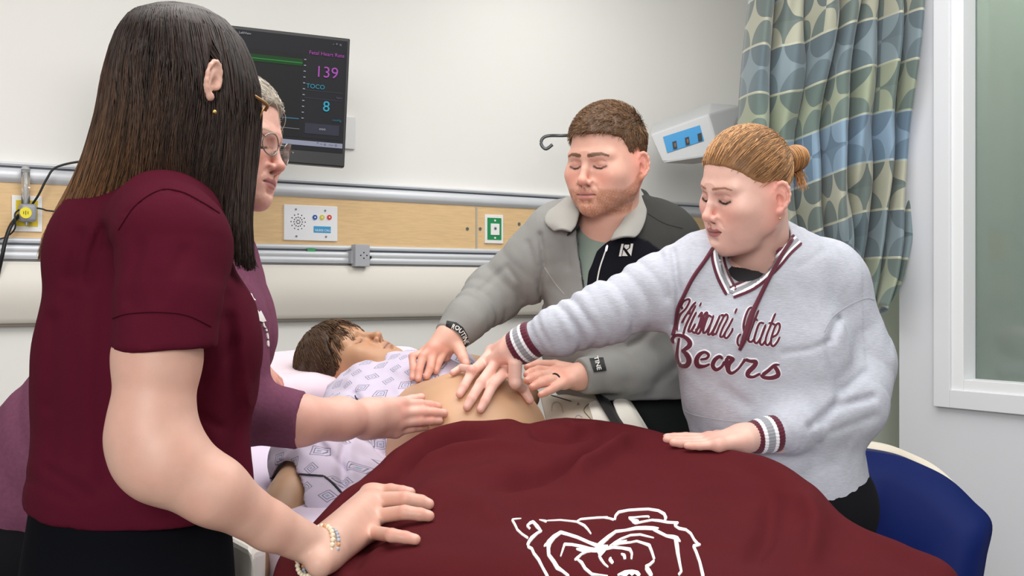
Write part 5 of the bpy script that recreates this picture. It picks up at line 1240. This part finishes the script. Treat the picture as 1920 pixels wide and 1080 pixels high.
    g.cone(O, nb, .066, .070, k=.005, mode='s')
    # open front
    zl = [(1086, 395), (1085, 430), (1088, 470), (1094, 510), (1096, 548)]
    def wedge(x, y, z):
        px = 960+x/y*F; py = HZ-(z-CZ)/y*F
        l = np.interp(py, [390, 425, 470, 510, 548], [1084, 1080, 1084, 1091, 1097]); r = np.interp(py, [390, 420, 445, 470, 510, 548], [1180, 1172, 1146, 1120, 1103, 1098])
        return np.maximum(np.maximum(l-px, px-r)/F*y, np.maximum((py-549)/F*y, y-2.50))
    g.fn(wedge, V(1070, 552, 2.5)-np.array((0, .4, 0)), V(1195, 385, 2.52), .004, 's')
    g.plane(V(1215, 742, 2.50), (0, 0, -1), k=.01, lo=V(1000, 900, 2.8), hi=V(1450, 700, 2.2))
    fo = pxfolds([([(1013, 440), (1020, 500), (1012, 545), (1030, 590)], 5, .007), ([(990, 455), (1002, 500), (1008, 530)], 5, .004), ([(900, 545), (950, 500), (972, 530), (975, 560)], 6, .004), ([(1012, 500), (1014, 640)], 8, .003), ([(1060, 440), (1066, 500)], 6, .003), ([(1240, 600), (1200, 640), (1180, 650)], 7, .006), ([(1275, 680), (1230, 720)], 9, .005)])
    g.post = lambda x, y, z: fo(x, y, z)+.0018*wob(x, y, z, 28)+.0007*wob(x, y, z, 80, 7)
    GR, BK, CH = np.array((142, 142, 139.)), np.array((24, 25, 32.)), np.array((62, 62, 60.))
    def jc(x, y, z):
        px = 960+x/y*F; py = HZ-(z-CZ)/y*F; c = np.ones((len(x), 3))*GR
        sf = lambda d: np.clip(d/3.5+.5, 0, 1)
        right = sf(px-np.interp(py, [400, 445, 470, 510, 548, 640], [1150, 1140, 1118, 1100, 1093, 1085]))
        sl = sf(np.interp(py, [360, 428, 436, 446, 470, 520, 560], [1420, 1420, 1330, 1285, 1268, 1262, 1256])-px)
        m = right*sl*sf(620-py)*sf(py-np.interp(px, [1100, 1140, 1150, 1160], [470, 440, 380, 330]))
        c = mixc(c, BK, m); c = mixc(c, CH, m*sf(np.interp(px, [1196, 1215, 1250, 1300], [445, 452, 478, 520])-py)*sf(px-1150)*sf(np.interp(px, [1180, 1200], [400, 520])-py))
        return c
    q = g.mesh(jc); ja = mesh_obj('jacket', q[0], q[1], mat('fleece', (146, 146, 142), .9, spec=.1, attr=True, bump=.3, bscale=600), body, C=q[2]); jb = bvh_of(ja)
    # collar flaps
    def flap(inner, outer, lbl):
        A_ = spline([V(*p) for p in inner], 24); B_ = spline([V(*p) for p in outer], 24); rows = []
        for t in np.linspace(0, 1, 10): rows.append(A_+(B_-A_)*t+np.array((0, -.010, .004))*math.sin(t*math.pi))
        VV, FF = grid_surf(np.array(rows)); o = mesh_obj('collar_flap', VV, FF, mat('fleece_light', (160, 158, 152), .9, bump=.3, bscale=600), ja)
        s_ = o.modifiers.new('thick', 'SOLIDIFY'); s_.thickness = .007; s_.offset = 0; b_ = o.modifiers.new('sm', 'SUBSURF'); b_.levels = b_.render_levels = 1; return o
    flap([(1184, 342, 2.50), (1186, 362, 2.45), (1180, 388, 2.40), (1165, 418, 2.355), (1150, 438, 2.335), (1144, 452, 2.33)], [(1192, 345, 2.53), (1206, 362, 2.49), (1212, 384, 2.43), (1210, 412, 2.38), (1200, 436, 2.35), (1190, 446, 2.335)], 1)
    flap([(1088, 378, 2.42), (1088, 392, 2.38), (1086, 404, 2.355), (1080, 424, 2.34), (1070, 436, 2.335)], [(1060, 372, 2.45), (1040, 384, 2.42), (1024, 402, 2.39), (1022, 418, 2.37), (1040, 434, 2.35)], 2)
    wt = mat('thread_offwhite', (226, 224, 218), .7)
    marks('collar_trim', jb, [[(1086, 400), (1085, 420), (1064, 441)]], mat('trim_navy', (26, 26, 40), .7), ja, w=5, off=.012)
    marks('zip_edge', jb, [[(1082, 440), (1087, 480), (1092, 520), (1095, 556), (1093, 640)]], mat('zip_dark', (60, 60, 62), .6), ja, w=4, off=.002)
    marks('pocket_zip', jb, [[(1139, 461), (1132, 480), (1124, 505), (1118, 537)]], wt, ja, w=3, off=.002); marks('zip_pull', jb, [[(1139, 460), (1136, 472)]], mat('steel', (150, 152, 156), .3, metal=.8), ja, w=5, off=.004)
    marks('seam', jb, [[(1020, 500), (1040, 530), (1058, 552)]], mat('seam_light', (172, 170, 166), .9), ja, w=1.6, off=.001); marks('seam', jb, [[(1214, 400), (1245, 418), (1280, 428)]], mat('seam_dark', (44, 44, 44), .9), ja, w=1.8, off=.001)
    k_ = lambda *p: [(1140+a[0]/15.43, 430+a[1]/15.43) for a in p]
    o = marks('chest_emblem', jb, [], wt, ja, off=.0028, fills=[k_((385, 430), (450, 430), (378, 785), (308, 785)), k_((478, 455), (610, 455), (600, 540), (525, 592), (458, 520)), k_((650, 425), (725, 425), (660, 775), (545, 615), (632, 550)), k_((440, 595), (565, 775), (402, 775))]); 
    bk = mat('label_black', (20, 20, 22), .6)
    l1 = marks('cuff_label', jb, [], bk, ja, off=.0018, fills=[[(838, 602), (856, 605), (868, 614), (876, 628), (878, 643), (871, 650), (868, 636), (860, 624), (850, 617), (836, 613)]]); textpx('lettering', 'ROUTINE', [(847, 615), (858, 620), (866, 630), (871, 644)], 7.5, jb, wt, l1, off=.003)
    l2 = marks('cuff_label', jb, [], bk, ja, off=.0018, fills=[[(1105, 673), (1131, 671), (1137, 695), (1113, 698)]]); textpx('lettering', 'TINE', [(1113, 671), (1119, 695)], 8, jb, wt, l2, off=.003)
    # wedding band
    a_, b_ = V(1044, 710, 2.285), V(1040, 711.5, 2.28); bm = bmesh.new()
    ax = unit(V(1020, 717, 2.25)-V(1043, 711, 2.285)); c_ = V(1041, 711.5, 2.281); u_ = unit(np.cross(ax, ZU)); w_ = np.cross(ax, u_); th = np.linspace(0, 2*np.pi, 33)
    VV, FF, _ = tubes((c_+.0117*(np.cos(th)[:, None]*u_+np.sin(th)[:, None]*w_))[None], np.full((1, 33), .0019), 8); rg = mesh_obj('ring', VV, FF, mat('ring_black', (30, 34, 40), .3, metal=.6), body)
    # hair
    rnd = np.random.RandomState(8)
    hl = line_fn([(-.12, -.075), (-.05, -.068), (-.032, -.05), (-.026, -.01), (-.014, .013), (.004, .010), (.008, -.020), (.020, -.018), (.026, .020), (.036, .040), (.056, .052), (.075, .060), (.09, .062)])
    Ms = M*sc; hvv = Vol(.0036, Ms, O); hvv.ell(C0+np.array((0, .004, .004)), CR+np.array((.003, .004, .006)), k=0); hvv.fn(lambda x, y, z: -((hl(y)+.004*np.abs(x)/.03-z)*.8), C0-.2, C0+.2, .006, 's')
    hvv.post = lambda x, y, z: .0016*wob(x, y, z, 260)-.002*wob(x, y, z, 90, 6)*(z > .05)
    a = hvv.mesh(lambda x, y, z: np.ones((len(x), 3))*np.array((92, 68, 48.)))
    P_ = scalp_pts(7000, lambda x, y, z: (z > hl(y)+.004*np.abs(x)/.03-.001), rnd, 1.03); n = len(P_); s = 5; T_ = np.zeros((n, s, 3)); T_[:, 0] = P_
    top = np.clip((P_[:, 2]-.03)/.06, 0, 1)[:, None]; nrm = (P_-C0)/CR**2; nrm /= np.linalg.norm(nrm, axis=1, keepdims=True)
    di = np.array((.15, .75, .25))*top+np.array((0, -.15, -.9))*(1-top)+.22*np.stack([wob(P_[:, 0], P_[:, 1], P_[:, 2], 60, i*5) for i in range(3)], 1)+rnd.randn(n, 3)*.13+nrm*(.16+.25*top); di /= np.linalg.norm(di, axis=1, keepdims=True)
    ln = (.008+.017*top)*(.7+.5*rnd.rand(n, 1)); r0 = .001+.002*top
    for i in range(s):
        t = i/(s-1); q = P_+di*ln*t; T_[:, i] = to_scalp(q, r0*.6+.003+.005*top*t+np.clip(((q-P_)*nrm).sum(1, keepdims=True), 0, .008)*.7)
    cols = lin(np.array((126, 94, 66.))*(.5+.85*rnd.rand(n, 1))); b1 = hair_tubes(T_, .00052, cols[:, None], Ms, O, rnd=rnd)
    VV, FF, CC = join([a, b1]); o = mesh_obj('hair', VV, FF, m_hair, body, C=CC); o['label'] = 'short brown hair'
    return body
MNP = (143, -11, -3, 1137, 298, 2.37, .955)

# ================================================================ grey haired woman in the mauve tee
def person_mauve():
    base = (222, 176, 160); M = rot(*GWP[:3]); O = V(*GWP[3:6]); sc = GWP[6]
    cf = face_color(base, (186, 120, 116), (168, 138, 118), (90, 66, 56), blush=.8, liner=.7, brow_w=.0022)
    nb = V(395, 420, 2.02)
    hv = head_vol(.0020, M, O, sc=sc, jaw=.95, nose=1.12, neck_to=nb, neck_r=.054, ears=(1,), lips=.75); hv.post = lambda x, y, z: .0004*wob(x, y, z*2, 260)
    hm = hv.mesh(cf)
    tv = Vol(.012); tv.cone(nb, V(390, 620, 1.97), .055, .07, k=.04); tv.cone(V(390, 620, 1.97), V(80, 900, 1.97), .07, .08, k=.04); tm = tv.mesh(arm_color(base))
    av = Vol(.0020); P = lambda x, y, l, fb: S(belly, x, y, l, fb)
    fd = [P(826, 768, .010, 2.1), P(836, 780, .010, 2.1), P(828, 794, .012, 2.1), P(806, 806, .014, 2.1)]
    wr = V(690, 785, fd[2][1]-.075); mcd = fd[1][1]-.038
    mc = [V(762, 758, mcd+.008), V(761, 774, mcd), V(758, 791, mcd), V(752, 807, mcd+.008)]
    fi = []
    for i, (m_, f_) in enumerate(zip([(762, 762), (761, 776), (758, 791), (753, 804)], fd)):
        tx = (826, 836, 828, 806)[i]; ty = (768, 780, 794, 806)[i]; a0 = mc[i]; b0 = f_; up_ = np.array((0, -.005, .002))
        fi.append([a0+(b0-a0)*.45+up_, a0+(b0-a0)*.75+up_*.7, b0])
    th = [V(708, 768, wr[1]+.0), V(748, 756, mcd+.04), V(772, 750, mcd+.06), V(790, 745, mcd+.075)]
    tips, nails = hand(av, wr, .029, mc, fi, th, fr=.0090, pr=.0118, tr=.0095, up=unit((0, -.75, .66)), wspread=.65)
    el = V(560, 788, 1.84); av.cone(wr, V(640, 785, (wr[1]+1.86)/2), .027, .034, k=.02); av.cone(V(640, 785, (wr[1]+1.86)/2), el, .034, .040, k=.02); av.cone(el, V(470, 770, 1.84), .040, .045, k=.02)
    for x_ in (684, 690): av.chain([V(x_, 757, wr[1]-.012), V(x_+1, 772, wr[1]-.032), V(x_+1, 790, wr[1]-.033), V(x_-1, 808, wr[1]-.018)], [.0009]*4, k=.002, mode='s')
    am = av.mesh(arm_color(base, tips, nails))
    # other hand resting on the mattress
    ov = Vol(.0026); tips2, nails2 = hand(ov, V(470, 690, 2.12), .026, [V(500, 706, 2.16), V(498, 712, 2.15), V(494, 718, 2.14), V(488, 722, 2.13)], [[V(514, 708, 2.2), V(522, 714, 2.22), V(526, 722, 2.22)], [V(512, 714, 2.18), V(520, 720, 2.19), V(524, 728, 2.19)], [V(508, 720, 2.16), V(515, 727, 2.17), V(518, 734, 2.17)], [V(500, 726, 2.14), V(506, 732, 2.15), V(509, 738, 2.15)]], [V(480, 690, 2.14), V(496, 694, 2.18), V(508, 702, 2.2)], fr=.0088, pr=.013)
    ov.cone(V(470, 690, 2.12), V(440, 600, 2.08), .026, .038, k=.02)
    om = ov.mesh(arm_color(base, tips2, nails2))
    VV, FF, CC = join([hm, tm, am, om]); foot = np.array((.6, .3, 0)); xy = V(20, 1000, 1.98)[:2]
    body = mesh_obj('person', VV, FF, m_skin, C=CC, origin=(xy[0], xy[1], 0)); props(body, 'person with short grey hair and round glasses in a mauve tee, hand on the belly', 'person')
    pv = Vol(.014); pv.ell(V(40, 1010, 1.97), (.15, .15, .13), k=0); legs(pv, V(10, 1060, 1.97)+np.array((0, .07, 0)), V(10, 1060, 1.97)-np.array((0, .07, 0)), xy, .09, .09, foot); q = pv.mesh(); mesh_obj('trousers', q[0], q[1], mat('black_denim', (22, 22, 26), .9, spec=.1), body)
    shoes('shoe', xy, .09, foot, mat('shoe_dark', (40, 40, 44), .6), body)
    g = Vol(.0050)
    g.cone(V(385, 500, 1.98), V(392, 625, 1.95), .095, .104, k=0); g.cone(V(392, 625, 1.95), V(210, 790, 1.95), .104, .135, k=.06); g.cone(V(210, 790, 1.95), V(60, 920, 1.97), .135, .142, k=.06, disp=folds(.006, 3, 5, 12))
    g.cone(V(420, 500, 1.90), V(432, 600, 1.86), .05, .055, k=.04); g.cone(V(432, 600, 1.86), V(452, 765, 1.83), .055, .055, k=.03); g.cone(V(452, 768, 1.83), V(568, 788, 1.84), .054, .047, k=.02, disp=folds(.003, 2, 6, 20))
    g.plane(V(566, 785, 1.84), (1, 0, -.15), k=.004, lo=V(520, 900, 2.2), hi=V(700, 650, 1.5)); 
    g.cone(V(400, 440, 2.0), V(425, 520, 2.02), .05, .06, k=.03)
    g.cone(O, nb+ZU*-.01, .05, .058, k=.005, mode='s')
    g.plane(V(40, 1030, 1.97), (-.25, 0, -1), k=.01, lo=V(-300, 1200, 2.4), hi=V(200, 900, 1.5))
    g.post = lambda x, y, z: .003*wob(x, y, z, 22)+.0012*wob(x, y, z, 60, 8)
    q = g.mesh(); te = mesh_obj('tshirt', q[0], q[1], mat('mauve_jersey', (116, 70, 92), .9, spec=.08, bump=.2, bscale=500, vary=.08, vscale=150), body); tb = bvh_of(te)
    k_ = lambda *p: [(460+a[0]/7.717, 540+a[1]/7.717) for a in p]; wt = mat('print_white', (246, 244, 242), .7)
    marks('shirt_print', tb, [], wt, te, off=.002, fills=[k_((60, 80), (85, 90), (110, 150), (145, 182), (50, 188), (62, 165), (45, 110)), k_((165, 320), (190, 350), (215, 330), (270, 440), (290, 480), (240, 495), (170, 470), (120, 450), (108, 410), (150, 380))])
    marks('shirt_print', tb, [k_((255, 500), (262, 550), (290, 575)), k_((290, 590), (300, 625)), k_((308, 650), (320, 740)), k_((322, 760), (326, 850))], wt, te, w=3, off=.002)
    rnd = np.random.RandomState(11); Ms = M*sc
    hl = line_fn([(-.12, -.09), (-.04, -.08), (-.012, -.01), (.02, .010), (.05, .050), (.078, .070), (.12, .072)])
    hvv = Vol(.003, Ms, O); hvv.ell(C0, CR+np.array((.008, .008, .011)), k=0); hvv.fn(lambda x, y, z: -((hl(y)+0*x-z)*.8), C0-.2, C0+.2, .006, 's'); a = hvv.mesh(lambda x, y, z: np.ones((len(x), 3))*np.array((150, 140, 126.)))
    P_ = scalp_pts(1500, lambda x, y, z: z > hl(y), rnd, 1.05); n = len(P_); s = 9; T_ = np.zeros((n, s, 3)); di = np.array((0, -.8, -.2))+rnd.randn(n, 3)*.25; di /= np.linalg.norm(di, axis=1, keepdims=True)
    for i in range(s): T_[:, i] = to_scalp(P_+di*.055*i/(s-1), .009+.004*rnd.rand()+.003*math.sin(i))
    b1 = hair_tubes(T_, .0007, lin(np.array((198, 188, 172.))*(.6+.5*rnd.rand(n, 1)))[:, None], Ms, O, rnd=rnd)
    VV, FF, CC = join([a, b1]); o = mesh_obj('hair', VV, FF, m_hair, body, C=CC); o['label'] = 'short grey hair'
    glasses(body, Ms, O, .0215, .0011, mat('frame_steel', (140, 136, 132), .3, metal=.8), 'thin round steel glasses', .019)
    return body
GWP = (-104, -8, -8, 431.9, 263, 1.97, .992)
def glasses(parent, Ms, O, rw, r, m, lbl, rh, arm_r=None, drop=0):
    w = lambda p: np.asarray(p)@Ms.T+O; parts = []
    th = np.linspace(0, 2*np.pi, 33); c = {}
    for s in (1, -1):
        cc = np.array((s*.033, .099, -.006-drop)); P = [w(cc+np.array((math.cos(t)*rw, -.012*abs(math.cos(t)*rw+.0)/.03*(1 if math.cos(t)*s > 0 else 0), math.sin(t)*rh))) for t in th]; parts.append(tubes(np.array(P)[None], np.full((1, 33), r), 8)[:2])
        arm = [w(np.array((s*(.033+rw), .094, .002-drop))), w(np.array((s*.071, .085, .006-drop))), w(np.array((s*.079, .03, .004-drop*.5))), w(np.array((s*.080, -.012, .002)))]
        parts.append(tubes(spline(arm, 24)[None], np.full((1, 24), arm_r or r*1.1), 8)[:2])
    parts.append(tubes(spline([w((-.0115, .101, -.002-drop)), w((0, .1035, .0015-drop)), w((.0115, .101, -.002-drop))], 12)[None], np.full((1, 12), r), 8)[:2])
    for s in (1, -1): parts.append(tubes(spline([w((s*.011, .099, -.010-drop)), w((s*.009, .092, -.014-drop)), w((s*.010, .089, -.020-drop))], 8)[None], np.array([[r*.8]*5+[.0025]*3]), 8)[:2])
    VV, FF, _ = join([(p[0], p[1], None) for p in parts]); o = mesh_obj('glasses', VV, FF, m, parent); o['label'] = lbl
    for s in (1, -1):
        G = [[w(np.array((s*.033, .099, -.006-drop))+q*np.array((math.cos(t)*rw, -.012*abs(math.cos(t)*rw)/.03*(1 if math.cos(t)*s > 0 else 0), math.sin(t)*rh))) for t in th] for q in (.0, .5, 1.)]
        VV, FF = grid_surf(np.array(G)); mesh_obj('lens', VV, FF, mat('lens_glass', (235, 240, 240), .03, trans=.95, alpha=.35), o)
    return o

# ================================================================ woman in the maroon polo
def person_polo():
    base = (216, 175, 157); M = rot(*LWP[:3]); O = V(*LWP[3:6]); sc = LWP[6]
    cf = face_color(base, (186, 112, 108), (70, 50, 40), (50, 36, 30))
    nb = V(300, 360, 1.52)
    hv = head_vol(.0028, M, O, sc=sc, neck_to=nb, neck_r=.05, ears=()); ear_vol(hv, (V(400, 154, 1.462)-O)@np.linalg.inv(hv.M).T, 1); hm = hv.mesh(cf)
    tv = Vol(.012); tv.cone(nb, V(270, 560, 1.52), .05, .07, k=.04); tv.cone(V(270, 560, 1.52), V(262, 960, 1.51), .08, .09, k=.04); tv.cone(V(300, 470, 1.46), V(306, 540, 1.37), .035, .045, k=.02); tm = tv.mesh(arm_color(base))
    av = Vol(.0022); P = lambda x, y, l, fb: S(blb, x, y, l, fb)
    av.cone(V(310, 520, 1.36), V(295, 670, 1.335), .044, .0480, k=0); av.cone(V(295, 670, 1.335), V(284, 810, 1.325), .0490, .0455, k=.02)
    av.ell(V(268, 862, 1.325), (.036, .036, .036), k=.025); av.cone(V(284, 810, 1.325), V(315, 868, 1.32), .0455, .043, k=.03)
    wr = V(603, 1032, 1.43); av.cone(V(315, 868, 1.32), V(400, 920, 1.33), .043, .0385, k=.03); av.cone(V(400, 920, 1.33), V(505, 987, 1.38), .0385, .0290, k=.02); av.cone(V(505, 985, 1.38), wr, .0295, .0235, k=.01, flat=((0.2, -.6, .8), 1.0))
    mc = [P(708, 948, .020, 1.55), P(722, 964, .024, 1.52), P(718, 992, .022, 1.5), P(704, 1022, .018, 1.47)]
    fi = [[P(742, 940, .018, 1.6), P(760, 936, .012, 1.6), P(772, 933, .008, 1.6)], [P(766, 957, .018, 1.6), P(790, 955, .012, 1.6), P(805, 955, .008, 1.6)], [P(766, 983, .018, 1.6), P(790, 980, .012, 1.6), P(805, 978, .008, 1.6)], [P(738, 1026, .016, 1.6), P(762, 1023, .011, 1.6), P(780, 1023, .008, 1.6)]]
    th = [V(640, 1006, 1.47), P(672, 960, .014, 1.6), P(700, 942, .008, 1.6)]
    tips, nails = hand(av, wr, .0245, mc, fi, [P(655, 992, .016, 1.5), P(684, 968, .012, 1.5), P(708, 957, .008, 1.5)], fr=.0098, pr=.0124, tr=.0085, up=unit((0, -.45, .9)), wspread=.5)
    av.cone(V(625, 1012, 1.455), mc[0], .017, .012, k=.014)
    am = av.mesh(arm_color(base, tips, nails, spots=[(V(505, 980, 1.352), .0016), (V(330, 905, 1.28), .0014)]))
    VV, FF, CC = join([hm, tm, am]); foot = np.array((.65, .3, 0)); xy = V(230, 1000, 1.52)[:2]
    body = mesh_obj('person', VV, FF, m_skin, C=CC, origin=(xy[0], xy[1], 0)); props(body, 'person with long straight dark brown hair in a maroon polo, seen from behind', 'person')
    pv = Vol(.013); pv.cone(V(245, 985, 1.50), V(240, 1110, 1.50), .132, .142, k=0, flat=((0, 1, 0), .85)); legs(pv, V(240, 1150, 1.50)+np.array((0, .075, 0)), V(240, 1150, 1.50)-np.array((0, .065, 0)), xy, .09, .095, foot)
    pv.post = lambda x, y, z: .002*wob(x, y, z, 25); q = pv.mesh(); mesh_obj('trousers', q[0], q[1], mat('navy_black_cloth', (14, 15, 20), .9, spec=.05), body)
    shoes('shoe', xy, .09, foot, mat('shoe_dark', (40, 40, 44), .6), body)
    g = Vol(.0046)
    g.cone(V(262, 520, 1.53), V(272, 700, 1.52), .124, .131, k=0, flat=((0, 1, 0), .8)); g.cone(V(272, 700, 1.52), V(266, 930, 1.51), .131, .142, k=.06, flat=((0, 1, 0), .85)); g.cone(V(266, 930, 1.51), V(266, 1010, 1.51), .142, .148, k=.03, flat=((0, 1, 0), .85))
    g.ell(V(370, 640, 1.50), (.08, .09, .09), k=.05)
    g.cone(V(222, 452, 1.55), V(330, 405, 1.50), .076, .056, k=.06); g.cone(V(300, 425, 1.43), V(322, 460, 1.40), .068, .070, k=.05)
    g.cone(V(320, 455, 1.385), V(312, 560, 1.36), .0665, .0645, k=.025, disp=folds(.003, 1.4, 2, 18)); g.cone(V(312, 560, 1.36), V(297, 690, 1.335), .0650, .0650, k=.012)
    g.plane(V(304, 668, 1.335), (-.13, .0, -1), k=.003, lo=V(190, 760, 1.39), hi=V(425, 600, 1.2)) if 0 else None
    def hem(x, y, z):
        # opens the sleeve below its hem: everything near the arm axis under the hem plane
        a = V(303, 640, 1.335); d = (x-a[0])*.13*0+(z-(a[2]-.012))+.10*(x-a[0])*-1+.05*(y-a[1])
        r = np.maximum(np.abs(x-a[0])-.074, np.maximum(y-a[1]-.056, a[1]-y-.09)); return np.maximum(d, r)
    g.fn(hem, V(303, 860, 1.335)-np.array((.08, .09, 0)), V(303, 600, 1.335)+np.array((.08, .06, 0)), .003, 's')
    pass
    g.plane(V(250, 940, 1.5), (-.02, .15, -1), k=.006, lo=V(-100, 1200, 1.9), hi=V(600, 900, 1.1))
    fo = pxfolds([([(200, 470), (196, 600), (190, 740), (200, 900)], 24, .009), ([(150, 520), (140, 700), (135, 860)], 24, .006), ([(192, 432), (172, 480), (168, 530)], 11, .008), ([(150, 440), (132, 520)], 12, .006), ([(425, 600), (448, 760), (430, 880)], 14, .007), ([(230, 890), (330, 940), (400, 950)], 13, .007), ([(262, 460), (240, 560)], 12, .005), ([(345, 470), (300, 560)], 12, .003), ([(100, 600), (90, 760)], 14, .005), ([(380, 720), (440, 640)], 10, .004), ([(90, 880), (170, 930)], 12, .005), ([(60, 900), (140, 940)], 14, .003), ([(430, 560), (440, 700), (420, 800)], 14, .004), ([(250, 880), (340, 930), (440, 960)], 14, .005), ([(130, 560), (110, 700), (100, 850)], 16, .004), ([(235, 400), (300, 356), (345, 366), (400, 398)], 2.5, .0022), ([(290, 520), (260, 580)], 14, .003), ([(380, 780), (410, 800)], 8, .004)])
    g.post = lambda x, y, z: fo(x, y, z)+.0038*wob(x, y, z*.45, 20)+.0012*wob(x, y, z*.7, 50, 8)
    q = g.mesh(); po = mesh_obj('polo_shirt', q[0], q[1], mat('polo_maroon', (80, 20, 37), .9, spec=.06, bump=.25, bscale=900), body); pb = bvh_of(po)
    marks('sleeve_seam', pb, [[(210, 598), (240, 589), (296, 586), (350, 592), (396, 613)]], mat('polo_seam', (48, 9, 20), .95, spec=.03), po, w=2.2, off=.0006)
    marks('shoulder_seam', pb, [[(222, 432), (255, 385), (300, 357), (340, 360), (380, 380), (412, 400)]], mat('polo_seam', (48, 9, 20), .95, spec=.03), po, w=2.2, off=.0006)
    # bracelets: two strands of beads
    ax = unit(V(620, 1040, 1.44)-V(560, 1010, 1.41)); c_ = V(594, 1034, 1.428); u_ = unit(np.cross(ax, ZU)); w_ = np.cross(ax, u_)
    for i, (off, cc, nb_, rr) in enumerate(((-.003, (232, 220, 192), 30, .0034), (.0065, (176, 180, 188), 34, .0030))):
        e = empty('bracelet', (0, 0, 0)); e.parent = body; e.location = Vector(c_+ax*off)-body.location; e['label'] = ('cream beaded bracelet', 'grey beaded bracelet')[i]
        bm = bmesh.new(); bmesh.ops.create_icosphere(bm, subdivisions=2, radius=rr); me = bpy.data.meshes.new('bead'); bm.to_mesh(me); bm.free(); me.materials.append(mat('bead_%d' % i, cc, .35)); me.polygons.foreach_set('use_smooth', np.ones(len(me.polygons), bool))
        me2 = me.copy(); me2.materials[0] = mat('bead_gold', (214, 160, 110), .35)
        for k in range(nb_):
            t = 2*math.pi*k/nb_; b = bpy.data.objects.new('bead', me2 if k % 9 == 4 else me); col.objects.link(b); b.parent = e; b.location = Vector((.0300+rr)*(math.cos(t)*u_+math.sin(t)*w_))
    # long hair: a body of hair under strands, both following the same cross-sections
    ys = [11.5, 22, 40, 70, 110, 160, 220, 290, 350, 400, 440, 480]
    xl = [330, 285, 250, 232, 218, 204, 192, 168, 138, 106, 84, 74]; xr = [345, 395, 424, 450, 468, 482, 486, 480, 474, 470, 470, 474]
    dc = [1.56, 1.56, 1.56, 1.56, 1.56, 1.56, 1.555, 1.55, 1.54, 1.53, 1.52, 1.51]; rd = [.006, .055, .09, .112, .122, .124, .118, .105, .085, .06, .05, .05]
    ys_, xl_, xr_, dc_, rd_ = map(np.array, (ys, xl, xr, dc, rd))
    def hp(y, th, s=1.0):
        a, b, d, r = (np.interp(y, ys_, q) for q in (xl_, xr_, dc_, rd_))
        cx = (a+b)/2; hw = (b-a)/2/F*d
        return np.stack([(cx-960)/F*d+np.cos(th)*hw*s, d-np.sin(th)*r*s, CZ-(y-HZ)/F*d], -1)
    rnd = np.random.RandomState(21)
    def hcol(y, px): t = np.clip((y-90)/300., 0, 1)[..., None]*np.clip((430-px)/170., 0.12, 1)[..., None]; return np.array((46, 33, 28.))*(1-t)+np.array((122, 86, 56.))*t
    yy = np.r_[np.linspace(11.5, 40, 14), np.linspace(45, 478, 80)]; tt = np.linspace(0, 2*np.pi, 121); Yg, Tg = np.meshgrid(yy, tt, indexing='ij')
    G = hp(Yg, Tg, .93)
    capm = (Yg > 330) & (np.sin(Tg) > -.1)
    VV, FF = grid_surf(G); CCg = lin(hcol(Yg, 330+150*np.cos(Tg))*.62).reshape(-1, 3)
    n = 6300; th0 = rnd.rand(n)*2*np.pi; th0 = np.where(rnd.rand(n) < .75, rnd.rand(n)*np.pi*1.15-.2, th0)
    part = 3.9; s = 18; tt = np.linspace(0, 1, s)[None]
    left = np.cos(th0) < -.1
    yend = np.where(np.cos(th0) > .25, 400+110*rnd.rand(n)**.6*np.clip(np.cos(th0), .3, 1), 340+150*rnd.rand(n)**.7); Y = 12+(yend[:, None]-12)*tt**1.35
    TH = th0[:, None]+.06*rnd.randn(n, 1)*tt+.07*np.sin(tt*5+rnd.rand(n, 1)*6)*tt+.03*np.sin(tt*11+th0[:, None]*5)*tt
    Sx = .950+.06*rnd.rand(n, 1)+.012*np.sin(tt*9+rnd.rand(n, 1)*6)
    T_ = hp(Y, TH, Sx)
    shade = rnd.rand(n, 1, 1)
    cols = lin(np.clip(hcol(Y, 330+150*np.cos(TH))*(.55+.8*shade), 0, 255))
    pxs = 960+T_[..., 0]/T_[..., 1]*F; dxe = pxs-403+.01; we = np.exp(-((Y-150)/34)**4)*(np.sin(TH) > .1)
    T_[..., 0] += np.sign(dxe)*np.clip(13-np.abs(dxe), 0, 13)*we*.85/F*T_[..., 1]; keep = np.ones(n, bool)
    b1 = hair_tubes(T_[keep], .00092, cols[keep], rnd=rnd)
    # loose ends on the front lock
    k = 70; T3 = []
    for _ in range(k):
        x0 = 440+rnd.rand()*32; T3.append(spline([V(x0-6, 300, 1.54+rnd.rand()*.03), V(x0-2, 400, 1.53), V(x0-2+rnd.rand()*10, 480, 1.51), V(x0+4+rnd.rand()*12, 494+rnd.rand()*14, 1.51)], 14))
    b2 = hair_tubes(np.array(T3), .0010, lin(np.array((50, 36, 30.))*(.6+.7*rnd.rand(k, 1)))[:, None], rnd=rnd)
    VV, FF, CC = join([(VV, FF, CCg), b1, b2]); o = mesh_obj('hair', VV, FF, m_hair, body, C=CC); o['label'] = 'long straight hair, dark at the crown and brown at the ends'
    Ms = M*sc; glasses(body, Ms, O, .024, .0016, mat('frame_gold', (150, 112, 70), .3, metal=.6), 'glasses with gold brown temples', .020, .0024)
    p = V(402, 210, 1.44); bm = bmesh.new(); bmesh.ops.create_uvsphere(bm, u_segments=10, v_segments=8, radius=.003, matrix=Matrix.Translation(Vector(p))); bm_obj('earring', bm, mat('gold', (220, 180, 100), .25, metal=1), body, smooth=True)
    return body
LWP = (-55, -24, -8, 374, 172, 1.56, .86)
person_hoodie(); person_man(); person_mauve(); person_polo()
